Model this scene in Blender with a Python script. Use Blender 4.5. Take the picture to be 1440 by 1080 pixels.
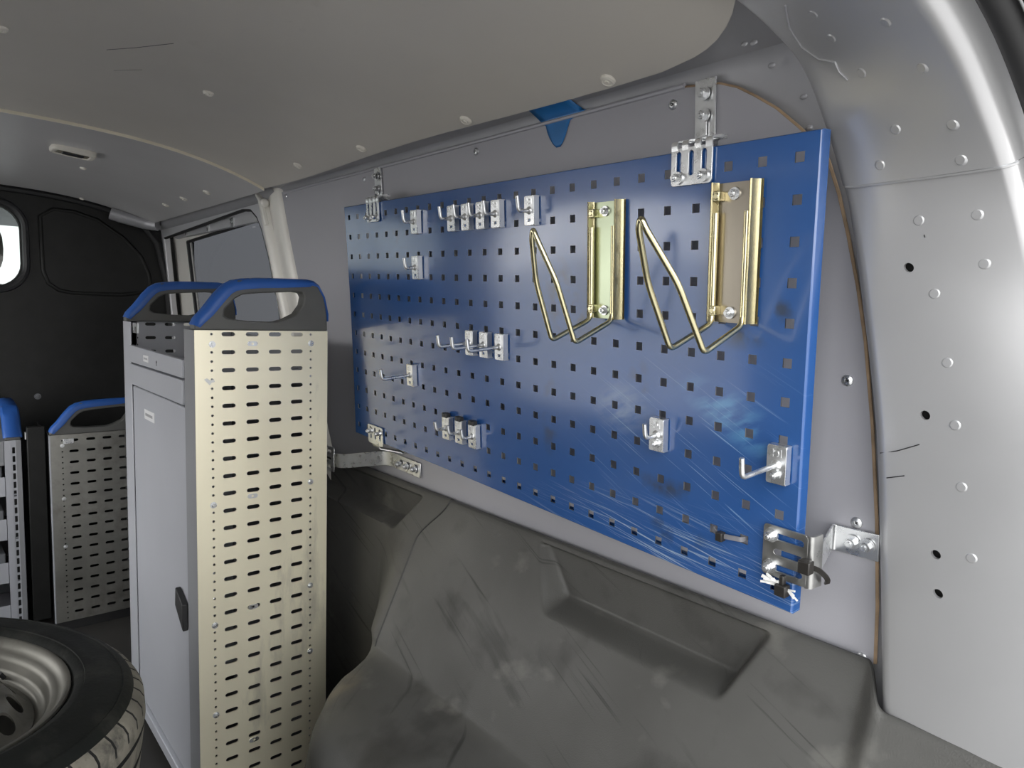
import bpy, bmesh, math, random
from mathutils import Vector, Matrix
from mathutils.geometry import delaunay_2d_cdt
random.seed(7)
S = bpy.context.scene
for o in list(bpy.data.objects): bpy.data.objects.remove(o)
COL = S.collection

# ------------------------------------------------------------------ camera
FPX = 977.0934
CAM = Vector((0.3270684, -0.6187254, 1.0304604))
RR = Vector((0.6496304, 0.7595723, 0.0320976))
RD = Vector((0.0984640, -0.0421979, -0.9942455))
RF = Vector((-0.7538469, 0.6490525, -0.1022036))
cd = bpy.data.cameras.new('camera'); cd.sensor_width = 36.0; cd.lens = FPX / 1440 * 36.0
cd.clip_start = 0.02; cd.clip_end = 200
cam = bpy.data.objects.new('camera', cd); COL.objects.link(cam)
cam.matrix_world = Matrix(((RR.x, -RD.x, -RF.x, CAM.x), (RR.y, -RD.y, -RF.y, CAM.y), (RR.z, -RD.z, -RF.z, CAM.z), (0, 0, 0, 1)))
S.camera = cam

# ------------------------------------------------------------------ world, exposure
S.view_settings.view_transform = 'Standard'; S.view_settings.look = 'None'
S.view_settings.gamma = 1.0; S.view_settings.use_curve_mapping = False
S.view_settings.exposure = 0.0
w = bpy.data.worlds.new('world'); S.world = w; w.use_nodes = True
nt = w.node_tree; nt.nodes.clear()
out = nt.nodes.new('ShaderNodeOutputWorld'); bg = nt.nodes.new('ShaderNodeBackground')
tc = nt.nodes.new('ShaderNodeTexCoord'); sp = nt.nodes.new('ShaderNodeSeparateXYZ'); cr = nt.nodes.new('ShaderNodeValToRGB')
nt.links.new(tc.outputs['Generated'], sp.inputs[0]); nt.links.new(sp.outputs['Z'], cr.inputs[0])
cr.color_ramp.elements[0].position = 0.0; cr.color_ramp.elements[0].color = (1.0, 0.985, 0.955, 1)
cr.color_ramp.elements[1].position = 0.9; cr.color_ramp.elements[1].color = (0.93, 0.97, 1.0, 1)
nt.links.new(cr.outputs[0], bg.inputs[0]); bg.inputs[1].default_value = 4.9
nt.links.new(bg.outputs[0], out.inputs[0])

# ------------------------------------------------------------------ materials
def new_mat(name):
    m = bpy.data.materials.new(name); m.use_nodes = True
    n = m.node_tree; b = n.nodes['Principled BSDF']
    return m, n, b
def mat(name, col, metal=0.0, rough=0.5, var=0.0, vscale=8.0, stretch=(1, 1, 1), bump=0.0, bscale=200.0, spec=0.5, rvar=0.0, dark=None, dscale=6.0, dth=(0.55, 0.75), coat=0.0, damt=1.0):
    m, n, b = new_mat(name)
    b.inputs['Metallic'].default_value = metal; b.inputs['Roughness'].default_value = rough
    b.inputs['Specular IOR Level'].default_value = spec
    b.inputs['Coat Weight'].default_value = coat
    L = n.links
    tcn = n.nodes.new('ShaderNodeTexCoord'); mp = n.nodes.new('ShaderNodeMapping'); mp.inputs['Scale'].default_value = stretch
    L.new(tcn.outputs['Object'], mp.inputs[0])
    c = None
    b.inputs['Base Color'].default_value = (*col, 1)
    if var > 0 or rvar > 0:
        nz = n.nodes.new('ShaderNodeTexNoise'); nz.inputs['Scale'].default_value = vscale; nz.inputs['Detail'].default_value = 6
        L.new(mp.outputs[0], nz.inputs[0])
        if var > 0:
            r = n.nodes.new('ShaderNodeValToRGB')
            r.color_ramp.elements[0].position = 0.3; r.color_ramp.elements[1].position = 0.7
            r.color_ramp.elements[0].color = (*[max(0, x * (1 - var)) for x in col], 1)
            r.color_ramp.elements[1].color = (*[min(1, x * (1 + var)) for x in col], 1)
            L.new(nz.outputs[0], r.inputs[0]); c = r.outputs[0]
        if rvar > 0:
            mr = n.nodes.new('ShaderNodeMapRange'); mr.inputs[1].default_value = 0.3; mr.inputs[2].default_value = 0.7
            mr.inputs[3].default_value = max(0.03, rough - rvar); mr.inputs[4].default_value = min(1, rough + rvar)
            L.new(nz.outputs[0], mr.inputs[0]); L.new(mr.outputs[0], b.inputs['Roughness'])
    if dark is not None:
        nz2 = n.nodes.new('ShaderNodeTexNoise'); nz2.inputs['Scale'].default_value = dscale; nz2.inputs['Detail'].default_value = 8; nz2.inputs['Roughness'].default_value = 0.65
        L.new(mp.outputs[0], nz2.inputs[0])
        mr = n.nodes.new('ShaderNodeMapRange'); mr.inputs[1].default_value = dth[0]; mr.inputs[2].default_value = dth[1]; mr.inputs[4].default_value = damt
        L.new(nz2.outputs[0], mr.inputs[0])
        mx = n.nodes.new('ShaderNodeMixRGB'); mx.inputs[2].default_value = (*dark, 1)
        L.new(mr.outputs[0], mx.inputs[0])
        if c is not None: L.new(c, mx.inputs[1])
        else: mx.inputs[1].default_value = (*col, 1)
        c = mx.outputs[0]
    if c is not None: L.new(c, b.inputs['Base Color'])
    if bump > 0:
        nb = n.nodes.new('ShaderNodeTexNoise'); nb.inputs['Scale'].default_value = bscale; nb.inputs['Detail'].default_value = 3
        L.new(mp.outputs[0], nb.inputs[0])
        bp = n.nodes.new('ShaderNodeBump'); bp.inputs['Strength'].default_value = bump; bp.inputs['Distance'].default_value = 0.002
        L.new(nb.outputs[0], bp.inputs['Height']); L.new(bp.outputs[0], b.inputs['Normal'])
    return m

M = {}
M['liner'] = mat('liner', (0.57, 0.54, 0.495), 0, 0.42, var=0.04, vscale=4, spec=0.45, dark=(0.48, 0.45, 0.41), dscale=14, dth=(0.66, 0.75), damt=0.5)
M['liner_front'] = mat('liner_front', (0.54, 0.53, 0.53), 0, 0.35, var=0.04, vscale=4, spec=0.5)
M['beige'] = mat('beige', (0.80, 0.74, 0.60), 0, 0.6)
M['brown'] = mat('hardboard', (0.30, 0.21, 0.13), 0, 0.8, var=0.3, vscale=40)
M['panel'] = mat('panel_grey', (0.39, 0.387, 0.42), 0.12, 0.46, var=0.03, vscale=5, rvar=0.05, bump=0.05, bscale=500)
M['silver'] = mat('silver_paint', (0.49, 0.49, 0.50), 0.5, 0.32, var=0.05, vscale=5, rvar=0.04)
M['rail'] = mat('rail_paint', (0.42, 0.42, 0.44), 0.4, 0.42, var=0.06, vscale=10, dark=(0.46, 0.46, 0.47), dscale=18, dth=(0.64, 0.72), damt=0.5)
M['pillar_lit'] = mat('pillar_paint_lit', (0.82, 0.80, 0.75), 0.1, 0.35, var=0.04, vscale=10)  # paint raised to near white for the daylight falling on the pillar
M['doorpaint'] = mat('door_paint', (0.56, 0.56, 0.58), 0.3, 0.4, var=0.04, vscale=8)
M['bulk'] = mat('bulkhead_black', (0.011, 0.0112, 0.0108), 0, 0.45, var=0.2, vscale=20, spec=0.3)
M['black'] = mat('black_rubber', (0.018, 0.018, 0.019), 0, 0.55)
M['blackgloss'] = mat('black_gloss', (0.03, 0.03, 0.032), 0, 0.3)
M['shade_black'] = mat('painted_shade', (0.02, 0.02, 0.02), 0, 0.9)  # near-black colour standing for shade inside holes and slots
M['zinc'] = mat('zinc', (0.74, 0.75, 0.76), 0.9, 0.30, var=0.10, vscale=60, rvar=0.08)
M['zincdull'] = mat('zinc_dull', (0.50, 0.50, 0.49), 1.0, 0.36, var=0.15, vscale=50, rvar=0.1)
M['yellow_zinc'] = mat('yellow_zinc', (0.66, 0.60, 0.38), 1.0, 0.24, var=0.10, vscale=12, rvar=0.06)
M['yzplate'] = mat('yellow_zinc_plate', (0.42, 0.47, 0.34), 1.0, 0.3, var=0.12, vscale=7, rvar=0.08)
M['yzplate2'] = mat('yellow_zinc_plate_brown', (0.40, 0.36, 0.30), 1.0, 0.3, var=0.14, vscale=7, rvar=0.08)
M['alu'] = mat('aluminium_warm_reflection', (0.97, 0.90, 0.70), 0.62, 0.40, var=0.05, vscale=6, rvar=0.06, stretch=(1, 1, 0.25), dark=(0.36, 0.34, 0.29), dscale=7, dth=(0.60, 0.72), damt=0.55)  # warm tint: a warm reflection put into the base colour
M['alu_shaded'] = mat('aluminium_worn_shaded', (0.34, 0.335, 0.31), 0.85, 0.40, var=0.18, vscale=9, rvar=0.12, dark=(0.16, 0.15, 0.14), dscale=9, dth=(0.48, 0.68), damt=0.7)  # worn aluminium; the far unit's shade put into its darker base colour
M['cabinet'] = mat('cabinet_grey', (0.46, 0.47, 0.51), 0.15, 0.42, var=0.03, vscale=5)
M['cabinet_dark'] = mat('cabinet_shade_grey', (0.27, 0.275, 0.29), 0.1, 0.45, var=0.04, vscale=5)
M['bin'] = mat('bin_grey', (0.16, 0.165, 0.18), 0.0, 0.5, var=0.05)
M['plastic'] = mat('handle_grey', (0.105, 0.105, 0.10), 0, 0.5, var=0.08, vscale=20, bump=0.1, bscale=400)
M['blue'] = mat('handle_blue', (0.022, 0.105, 0.40), 0, 0.42, var=0.08, vscale=15, bump=0.1, bscale=400)
def trim_mat():
    m, n, b = new_mat('trim_plastic'); L = n.links; N = n.nodes.new
    b.inputs['Roughness'].default_value = .52; b.inputs['Specular IOR Level'].default_value = .4
    P = N('ShaderNodeTexCoord').outputs['Object']
    def noise(scale, st, rot, det, a, bb, lo=0.0, hi=1.0):
        m1 = N('ShaderNodeMapping'); m1.inputs['Rotation'].default_value = rot; m2 = N('ShaderNodeMapping'); m2.inputs['Scale'].default_value = st
        z = N('ShaderNodeTexNoise'); z.inputs['Scale'].default_value = scale; z.inputs['Detail'].default_value = det
        L.new(P, m1.inputs[0]); L.new(m1.outputs[0], m2.inputs[0]); L.new(m2.outputs[0], z.inputs[0])
        r = N('ShaderNodeMapRange'); r.inputs[1].default_value = a; r.inputs[2].default_value = bb; r.inputs[3].default_value = lo; r.inputs[4].default_value = hi
        L.new(z.outputs[0], r.inputs[0]); return r.outputs[0]
    def mix(f, a, col):
        x = N('ShaderNodeMixRGB'); L.new(f, x.inputs[0]); L.new(a, x.inputs[1]); x.inputs[2].default_value = (*col, 1); return x.outputs[0]
    c0 = N('ShaderNodeRGB'); c0.outputs[0].default_value = (.078, .0765, .072, 1); c = c0.outputs[0]
    c = mix(noise(3.5, (1, 1, 1), (0, 0, 0), 7, .42, .68, 0, .75), c, (.050, .049, .045))
    c = mix(noise(9, (1, 1, 1), (0, 0, 0), 8, .56, .70, 0, .7), c, (.028, .027, .025))
    c = mix(noise(4, (1, 1, 8), (0, -.38, 0), 6, .60, .70, 0, .6), c, (.022, .022, .020))
    c = mix(noise(3.5, (1, 1, 40), (0, -.34, 0), 4, .63, .71, 0, .7), c, (.018, .018, .017))
    c = mix(noise(11, (1, 1, 1.4), (0, .3, 0), 9, .62, .74, 0, .55), c, (.17, .165, .15))
    mp = N('ShaderNodeMapping'); mp.vector_type = 'TEXTURE'; mp.inputs['Location'].default_value = (-.70, -.085, .365); mp.inputs['Scale'].default_value = (.05, .06, .05)
    L.new(P, mp.inputs[0]); v = N('ShaderNodeVectorMath'); v.operation = 'LENGTH'; L.new(mp.outputs[0], v.inputs[0])
    r = N('ShaderNodeMapRange'); r.inputs[1].default_value = 1.0; r.inputs[2].default_value = .3; L.new(v.outputs['Value'], r.inputs[0])
    mm = N('ShaderNodeMath'); mm.operation = 'MULTIPLY'; L.new(r.outputs[0], mm.inputs[0]); L.new(noise(28, (1, 1, 1), (0, 0, 0), 8, .38, .62, .2, .85), mm.inputs[1])
    c = mix(mm.outputs[0], c, (.20, .165, .115))          # mud splash on the wheel box
    L.new(c, b.inputs['Base Color'])
    L.new(noise(6, (1, 1, 1), (0, 0, 0), 6, .3, .7, .42, .62), b.inputs['Roughness'])
    nb = N('ShaderNodeTexNoise'); nb.inputs['Scale'].default_value = 600; L.new(P, nb.inputs[0])
    bp = N('ShaderNodeBump'); bp.inputs['Strength'].default_value = .2; bp.inputs['Distance'].default_value = .002
    L.new(nb.outputs[0], bp.inputs['Height']); L.new(bp.outputs[0], b.inputs['Normal']); return m
M['trim'] = trim_mat()
M['floor'] = mat('floor_ply', (0.03, 0.028, 0.026), 0, 0.6, var=0.2)
M['wallleft'] = mat('left_wall', (0.38, 0.38, 0.40), 0.2, 0.5)
M['skin'] = mat('outer_skin', (0.10, 0.10, 0.105), 0, 0.7)
M['ground'] = mat('ground', (0.32, 0.31, 0.30), 0, 0.9, var=0.15, vscale=1.5)
M['rubber'] = mat('tyre_rubber', (0.010, 0.0112, 0.010), 0, 0.66, var=0.25, vscale=12, bump=0.25, bscale=150, dark=(0.036, 0.036, 0.031), dscale=16, dth=(0.48, 0.75), spec=0.2)
M['tread'] = mat('tyre_dusty_tread', (0.20, 0.185, 0.15), 0, 0.85, var=0.35, vscale=14, bump=0.3, bscale=120, dark=(0.05, 0.048, 0.042), dscale=12, dth=(0.52, 0.66))
M['groove'] = mat('tread_groove', (0.015, 0.015, 0.014), 0, 0.9)
M['rim'] = mat('rim_steel', (0.155, 0.148, 0.128), 0.55, 0.42, var=0.15, vscale=18, rvar=0.1, dark=(0.07, 0.06, 0.05), dscale=14, dth=(0.55, 0.72), damt=0.7)
M['white'] = mat('white_label', (0.75, 0.75, 0.76), 0, 0.5)
M['ink'] = mat('faded_ink', (0.35, 0.35, 0.36), 0, 0.6)
M['clip'] = mat('liner_clip', (0.72, 0.69, 0.62), 0, 0.45)
M['lens'] = mat('lamp_lens', (0.30, 0.28, 0.22), 0, 0.15)
M['seat'] = mat('seat_fabric', (0.085, 0.075, 0.06), 0, 0.9, var=0.15, vscale=30)
M['tape'] = mat('blue_tape', (0.02, 0.17, 0.46), 0, 0.4, var=0.12, vscale=40)
M['creamtag'] = mat('frayed_white', (0.7, 0.7, 0.68), 0, 0.8)
M['tie'] = mat('cable_tie', (0.022, 0.02, 0.018), 0, 0.35)
M['tiegrey'] = mat('cable_tie_grey', (0.20, 0.20, 0.22), 0, 0.35)

def glass_mat(name, tint, t):
    m = bpy.data.materials.new(name); m.use_nodes = True; n = m.node_tree; n.nodes.clear()
    o = n.nodes.new('ShaderNodeOutputMaterial'); tr = n.nodes.new('ShaderNodeBsdfTransparent'); gl = n.nodes.new('ShaderNodeBsdfGlossy')
    tr.inputs[0].default_value = (*[x * t for x in tint], 1); gl.inputs[0].default_value = (1, 1, 1, 1); gl.inputs['Roughness'].default_value = 0.03
    fr = n.nodes.new('ShaderNodeFresnel'); fr.inputs[0].default_value = 1.35
    ge = n.nodes.new('ShaderNodeNewGeometry'); inv_ = n.nodes.new('ShaderNodeMath'); inv_.operation = 'SUBTRACT'; inv_.inputs[0].default_value = 1.0; n.links.new(ge.outputs['Backfacing'], inv_.inputs[1])
    ml = n.nodes.new('ShaderNodeMath'); ml.operation = 'MULTIPLY'; n.links.new(fr.outputs[0], ml.inputs[0]); n.links.new(inv_.outputs[0], ml.inputs[1])
    mx = n.nodes.new('ShaderNodeMixShader'); n.links.new(ml.outputs[0], mx.inputs[0]); n.links.new(tr.outputs[0], mx.inputs[1]); n.links.new(gl.outputs[0], mx.inputs[2])
    n.links.new(mx.outputs[0], o.inputs[0]); return m
M['glass'] = glass_mat('cab_glass', (0.95, 1.0, 1.0), 0.50)
M['tinted'] = glass_mat('tinted_glass', (0.94, 0.97, 1.03), 0.175)

def board_mat():
    m, n, b = new_mat('pegboard_blue'); L = n.links
    N = n.nodes.new
    tcn = N('ShaderNodeTexCoord'); P = tcn.outputs['Object']
    def noise(scale, stretch=(1, 1, 1), rot=(0, 0, 0), detail=4):
        mp = N('ShaderNodeMapping'); mp.inputs['Rotation'].default_value = rot
        mp2 = N('ShaderNodeMapping'); mp2.inputs['Scale'].default_value = stretch
        L.new(P, mp.inputs[0]); L.new(mp.outputs[0], mp2.inputs[0])
        z = N('ShaderNodeTexNoise'); z.inputs['Scale'].default_value = scale; z.inputs['Detail'].default_value = detail
        L.new(mp2.outputs[0], z.inputs[0]); return z.outputs[0]
    def rng(s, a, bb, c=0, d=1):
        r = N('ShaderNodeMapRange'); r.inputs[1].default_value = a; r.inputs[2].default_value = bb; r.inputs[3].default_value = c; r.inputs[4].default_value = d
        L.new(s, r.inputs[0]); return r.outputs[0]
    def mul(a, bb):
        x = N('ShaderNodeMath'); x.operation = 'MULTIPLY'; L.new(a, x.inputs[0])
        if isinstance(bb, float): x.inputs[1].default_value = bb
        else: L.new(bb, x.inputs[1])
        return x.outputs[0]
    def blob(cx, cz, rx, rz, ang=0.0):      # soft elliptical worn spot around a point of the board
        mp = N('ShaderNodeMapping'); mp.vector_type = 'TEXTURE'
        mp.inputs['Location'].default_value = (cx, 0, cz); mp.inputs['Rotation'].default_value = (0, ang, 0); mp.inputs['Scale'].default_value = (rx, 1, rz)
        L.new(P, mp.inputs[0]); v = N('ShaderNodeVectorMath'); v.operation = 'LENGTH'; L.new(mp.outputs[0], v.inputs[0])
        return rng(v.outputs['Value'], 1.0, 0.2)
    def mixc(f, a, col):
        x = N('ShaderNodeMixRGB'); L.new(f, x.inputs[0]); L.new(a, x.inputs[1]); x.inputs[2].default_value = (*col, 1); return x.outputs[0]
    base = N('ShaderNodeRGB'); base.outputs[0].default_value = (0.022, 0.086, 0.275, 1); c = base.outputs[0]
    mott = rng(noise(5), 0.35, 0.7, 0, 0.25); c = mixc(mott, c, (0.022, 0.068, 0.20))
    def addm(a, bb):
        x = N('ShaderNodeMath'); x.operation = 'MAXIMUM'; L.new(a, x.inputs[0]); L.new(bb, x.inputs[1]); return x.outputs[0]
    # long pale scratches along the lower edge and the lower right corner
    sA = rng(noise(5, (1.0, 1, 80), (0, -0.14, 0), 6), 0.57, 0.65)
    sB = rng(noise(6, (1.0, 1, 90), (0, -0.03, 0), 6), 0.57, 0.65)
    sC = rng(noise(6, (1.1, 1, 70), (0, -0.45, 0), 5), 0.61, 0.67)
    reg = blob(-0.14, -0.420, 0.30, 0.060, -0.06)
    c = mixc(mul(mul(sA, reg), 0.75), c, (0.36, 0.46, 0.58))
    c = mixc(mul(mul(sB, reg), 0.75), c, (0.30, 0.40, 0.50))
    c = mixc(mul(mul(sC, blob(-0.10, -0.31, 0.22, 0.13)), 0.7), c, (0.25, 0.40, 0.62))
    # scuffs
    sc = rng(noise(22, (1, 1, 3.0), (0, 0.4, 0), 8), 0.40, 0.62)
    c = mixc(mul(mul(sc, blob(-0.055, -0.255, 0.085, 0.030, 0.42)), 0.8), c, (0.10, 0.27, 0.48))
    c = mixc(mul(mul(sc, blob(-0.215, -0.268, 0.055, 0.035, -0.1)), 0.45), c, (0.30, 0.38, 0.50))
    # dark grime
    gr = rng(noise(30, (1, 1, 1), (0, 0, 0), 8), 0.48, 0.62)
    for cx, cz, rx, rz in ((-0.19, -0.235, 0.02, 0.035), (-0.05, -0.165, 0.035, 0.02), (-0.01, -0.14, 0.02, 0.02), (-0.35, -0.30, 0.02, 0.06), (-0.33, -0.13, 0.03, 0.05), (-0.76, -0.03, 0.02, 0.03), (-0.30, -0.16, 0.05, 0.04), (-0.13, -0.40, 0.05, 0.02), (-0.15, -0.35, 0.06, 0.015)):
        c = mixc(mul(mul(gr, blob(cx, cz, rx, rz)), 0.8), c, (0.035, 0.045, 0.06))
    L.new(c, b.inputs['Base Color'])
    rr = rng(noise(9, detail=6), 0.3, 0.7, 0.17, 0.27); L.new(rr, b.inputs['Roughness'])
    b.inputs['Specular IOR Level'].default_value = 0.6
    b.inputs['Coat Weight'].default_value = 0.6; b.inputs['Coat Roughness'].default_value = 0.11; b.inputs['Coat IOR'].default_value = 1.6
    nb = noise(7, detail=3); bp = N('ShaderNodeBump'); bp.inputs['Strength'].default_value = 0.12; bp.inputs['Distance'].default_value = 0.004
    L.new(nb, bp.inputs['Height']); L.new(bp.outputs[0], b.inputs['Normal'])
    return m
M['board'] = board_mat()

# ------------------------------------------------------------------ mesh helpers
def link(name, bm, m, parent=None, smooth=32, bevel=0.0, mw=None):
    me = bpy.data.meshes.new(name)
    bmesh.ops.recalc_face_normals(bm, faces=bm.faces[:])
    bm.to_mesh(me); bm.free()
    for mm in (m if isinstance(m, (list, tuple)) else [m]): me.materials.append(M[mm] if isinstance(mm, str) else mm)
    if smooth:
        for p in me.polygons: p.use_smooth = True
        me.set_sharp_from_angle(angle=math.radians(smooth))
    o = bpy.data.objects.new(name, me); COL.objects.link(o)
    if bevel > 0:
        bv = o.modifiers.new('bevel', 'BEVEL'); bv.width = bevel; bv.segments = 2; bv.limit_method = 'ANGLE'; bv.angle_limit = math.radians(40)
    if parent is not None: o.parent = parent
    if mw is not None: o.matrix_world = mw
    return o
def thing(name, label, cat, loc=(0, 0, 0), group=None, mw=None):
    o = bpy.data.objects.new(name, None); COL.objects.link(o); o.empty_display_size = 0.05
    if mw is not None: o.matrix_world = mw
    else: o.location = loc
    o['label'] = label; o['category'] = cat
    if group: o['group'] = group
    return o
def struct(o, label=None):
    o['kind'] = 'structure'
    if label: o['label'] = label
    return o
def BM(): return bmesh.new()
def face(bm, vs, mi=0):
    try:
        f = bm.faces.new(vs); f.material_index = mi; return f
    except ValueError: return None
def box(bm, lo, hi, mi=0):
    x0, y0, z0 = lo; x1, y1, z1 = hi
    v = [bm.verts.new(p) for p in ((x0, y0, z0), (x1, y0, z0), (x1, y1, z0), (x0, y1, z0), (x0, y0, z1), (x1, y0, z1), (x1, y1, z1), (x0, y1, z1))]
    for q in ((0, 3, 2, 1), (4, 5, 6, 7), (0, 1, 5, 4), (1, 2, 6, 5), (2, 3, 7, 6), (3, 0, 4, 7)): face(bm, [v[i] for i in q], mi)
def frame_of(d):
    d = d.normalized(); a = Vector((0, 0, 1)) if abs(d.z) < 0.9 else Vector((1, 0, 0))
    u = d.cross(a).normalized(); return u, d.cross(u).normalized()
def cyl(bm, p0, p1, r, n=14, r1=None, caps=True, mi=0, rot=0.0):
    p0 = Vector(p0); p1 = Vector(p1); r1 = r if r1 is None else r1
    u, v = frame_of(p1 - p0)
    A = [bm.verts.new(p0 + (u * math.cos(rot + 2 * math.pi * k / n) + v * math.sin(rot + 2 * math.pi * k / n)) * r) for k in range(n)]
    B = [bm.verts.new(p1 + (u * math.cos(rot + 2 * math.pi * k / n) + v * math.sin(rot + 2 * math.pi * k / n)) * r1) for k in range(n)]
    for k in range(n): face(bm, (A[k], A[(k + 1) % n], B[(k + 1) % n], B[k]), mi)
    if caps: face(bm, A[::-1], mi); face(bm, B, mi)
def tube(bm, path, r, n=10, closed=False, mi=0):
    P = [Vector(p) for p in path]; m = len(P); rings = []; u = None
    for i in range(m):
        if closed: t = (P[(i + 1) % m] - P[i - 1]).normalized()
        else: t = ((P[min(i + 1, m - 1)] - P[max(i - 1, 0)])).normalized()
        if u is None: u, v = frame_of(t)
        else:
            u = (u - t * u.dot(t)).normalized(); v = t.cross(u)
        rings.append([bm.verts.new(P[i] + (u * math.cos(2 * math.pi * k / n) + v * math.sin(2 * math.pi * k / n)) * r) for k in range(n)])
    for i in range(m if closed else m - 1):
        a, b = rings[i], rings[(i + 1) % m]
        for k in range(n): face(bm, (a[k], a[(k + 1) % n], b[(k + 1) % n], b[k]), mi)
    if not closed: face(bm, rings[0][::-1], mi); face(bm, rings[-1], mi)
def fillet(path, rad, seg=5):
    P = [Vector(p) for p in path]; out = [P[0]]
    rads = rad if isinstance(rad, (list, tuple)) else [rad] * (len(P) - 2)
    for i in range(1, len(P) - 1):
        r = rads[i - 1]; a = (P[i - 1] - P[i]); b = (P[i + 1] - P[i]); d = min(r, a.length * 0.49, b.length * 0.49)
        A = P[i] + a.normalized() * d; B = P[i] + b.normalized() * d
        for k in range(seg + 1):
            t = k / seg; out.append(A * (1 - t) ** 2 + P[i] * 2 * t * (1 - t) + B * t * t)
    out.append(P[-1]); return out
def lathe(bm, prof, n=48, mi=None, a0=0.0):
    rings = []
    for r, z in prof:
        rings.append([bm.verts.new((r * math.cos(a0 + 2 * math.pi * k / n), r * math.sin(a0 + 2 * math.pi * k / n), z)) for k in range(n)] if r > 1e-6 else [bm.verts.new((0, 0, z))])
    for i in range(len(rings) - 1):
        a, b = rings[i], rings[i + 1]; q = mi[i] if mi else 0
        for k in range(n):
            if len(a) == 1: face(bm, (a[0], b[k], b[(k + 1) % n]), q)
            elif len(b) == 1: face(bm, (a[k], a[(k + 1) % n], b[0]), q)
            else: face(bm, (a[k], a[(k + 1) % n], b[(k + 1) % n], b[k]), q)
def cdt(outer, holes=(), pts=()):
    V = []; Ed = []
    for loop in [outer] + list(holes):
        s = len(V); V += [Vector((p[0], p[1])) for p in loop]; k = len(loop)
        Ed += [(s + i, s + (i + 1) % k) for i in range(k)]
    V += [Vector((p[0], p[1])) for p in pts]
    r = delaunay_2d_cdt(V, Ed, [], 0, 1e-7)
    vs = r[0]
    def inside(x, y, loop):
        c = False; k = len(loop); j = k - 1
        for i in range(k):
            xi, yi = loop[i]; xj, yj = loop[j]
            if (yi > y) != (yj > y) and x < (xj - xi) * (y - yi) / (yj - yi) + xi: c = not c
            j = i
        return c
    hb = [(min(p[0] for p in h), max(p[0] for p in h), min(p[1] for p in h), max(p[1] for p in h), h) for h in holes]
    fs = []
    for f in r[2]:
        x = sum(vs[i][0] for i in f) / len(f); y = sum(vs[i][1] for i in f) / len(f)
        if not inside(x, y, outer): continue
        if any(a < x < b and c < y < d and inside(x, y, h) for a, b, c, d, h in hb): continue
        fs.append(f)
    return [(v[0], v[1]) for v in vs], fs
def sheet(bm, outer, fn_front, fn_back=None, holes=(), pts=(), mi=0, side_mi=None):
    vs, fs = cdt(outer, holes, pts)
    F = [bm.verts.new(fn_front(*p)) for p in vs]
    for f in fs: face(bm, [F[i] for i in f], mi)
    if fn_back:
        B = [bm.verts.new(fn_back(*p)) for p in vs]; cnt = {}
        for f in fs:
            face(bm, [B[i] for i in reversed(f)], mi)
            for i in range(len(f)):
                a, b = f[i], f[(i + 1) % len(f)]; k = (min(a, b), max(a, b)); cnt.setdefault(k, []).append((a, b))
        for k, l in cnt.items():
            if len(l) == 1:
                a, b = l[0]
                q = mi if side_mi is None else (side_mi(vs[a], vs[b]) if callable(side_mi) else side_mi)
                face(bm, (F[b], F[a], B[a], B[b]), q)
def circle(cx, cy, r, n=16, ry=None): return [(cx + r * math.cos(2 * math.pi * k / n), cy + (ry or r) * math.sin(2 * math.pi * k / n)) for k in range(n)]
def stadium(cx, cy, w, h, n=5):
    hor = w >= h; r = min(w, h) / 2; L = (max(w, h) / 2 - r); p = []
    for s, a0 in ((1, -math.pi / 2), (-1, math.pi / 2)):
        for k in range(n + 1):
            a = a0 + math.pi * k / n; x = s * L + r * math.cos(a); y = r * math.sin(a)
            p.append((cx + x, cy + y) if hor else (cx - y, cy + x))
    return p
def rrect(x0, y0, x1, y1, r, n=5):
    p = []
    for cx, cy, a0 in ((x1 - r, y0 + r, -90), (x1 - r, y1 - r, 0), (x0 + r, y1 - r, 90), (x0 + r, y0 + r, 180)):
        for k in range(n + 1):
            a = math.radians(a0 + 90 * k / n); p.append((cx + r * math.cos(a), cy + r * math.sin(a)))
    return p
def gridpts(x0, x1, nx, y0, y1, ny): return [(x0 + (x1 - x0) * (i + .5) / nx, y0 + (y1 - y0) * (j + .5) / ny) for i in range(nx) for j in range(ny)]
def loft(bm, fn, us, vs, mi=0):
    G = [[bm.verts.new(fn(u, v)) for u in us] for v in vs]
    for j in range(len(vs) - 1):
        for i in range(len(us) - 1): face(bm, (G[j][i], G[j][i + 1], G[j + 1][i + 1], G[j + 1][i]), mi)
def lin(a, b, n): return [a + (b - a) * i / n for i in range(n + 1)]
def sstep(a, b, x):
    t = max(0.0, min(1.0, (x - a) / (b - a))); return t * t * (3 - 2 * t)
def strap(bm, path, width, t, wdir):
    """flat metal strip of a given width bent along a path"""
    P = [Vector(p) for p in path]; W = Vector(wdir).normalized(); rings = []
    for i in range(len(P)):
        d = (P[min(i + 1, len(P) - 1)] - P[max(i - 1, 0)]).normalized()
        nrm = d.cross(W).normalized(); ww = nrm.cross(d).normalized()
        rings.append([bm.verts.new(P[i] + ww * sx * width / 2 + nrm * sn * t / 2) for sx, sn in ((-1, -1), (1, -1), (1, 1), (-1, 1))])
    for a, b in zip(rings, rings[1:]):
        for k in range(4): face(bm, (a[k], a[(k + 1) % 4], b[(k + 1) % 4], b[k]))
    face(bm, rings[0][::-1]); face(bm, rings[-1])
def bolt_bm(p, n, r, h, washer=True):
    bm = BM(); p = Vector(p); n = Vector(n).normalized()
    if washer: cyl(bm, p, p + n * h * 0.25, r * 1.45, 18); p = p + n * h * 0.25
    cyl(bm, p, p + n * h * 0.6, r, 6); cyl(bm, p + n * h * 0.6, p + n * h * 0.75, r * 0.9, 12, r * 0.75)
    cyl(bm, p + n * h * 0.7, p + n * h, r * 0.5, 12, r * 0.42)
    return bm

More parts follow.
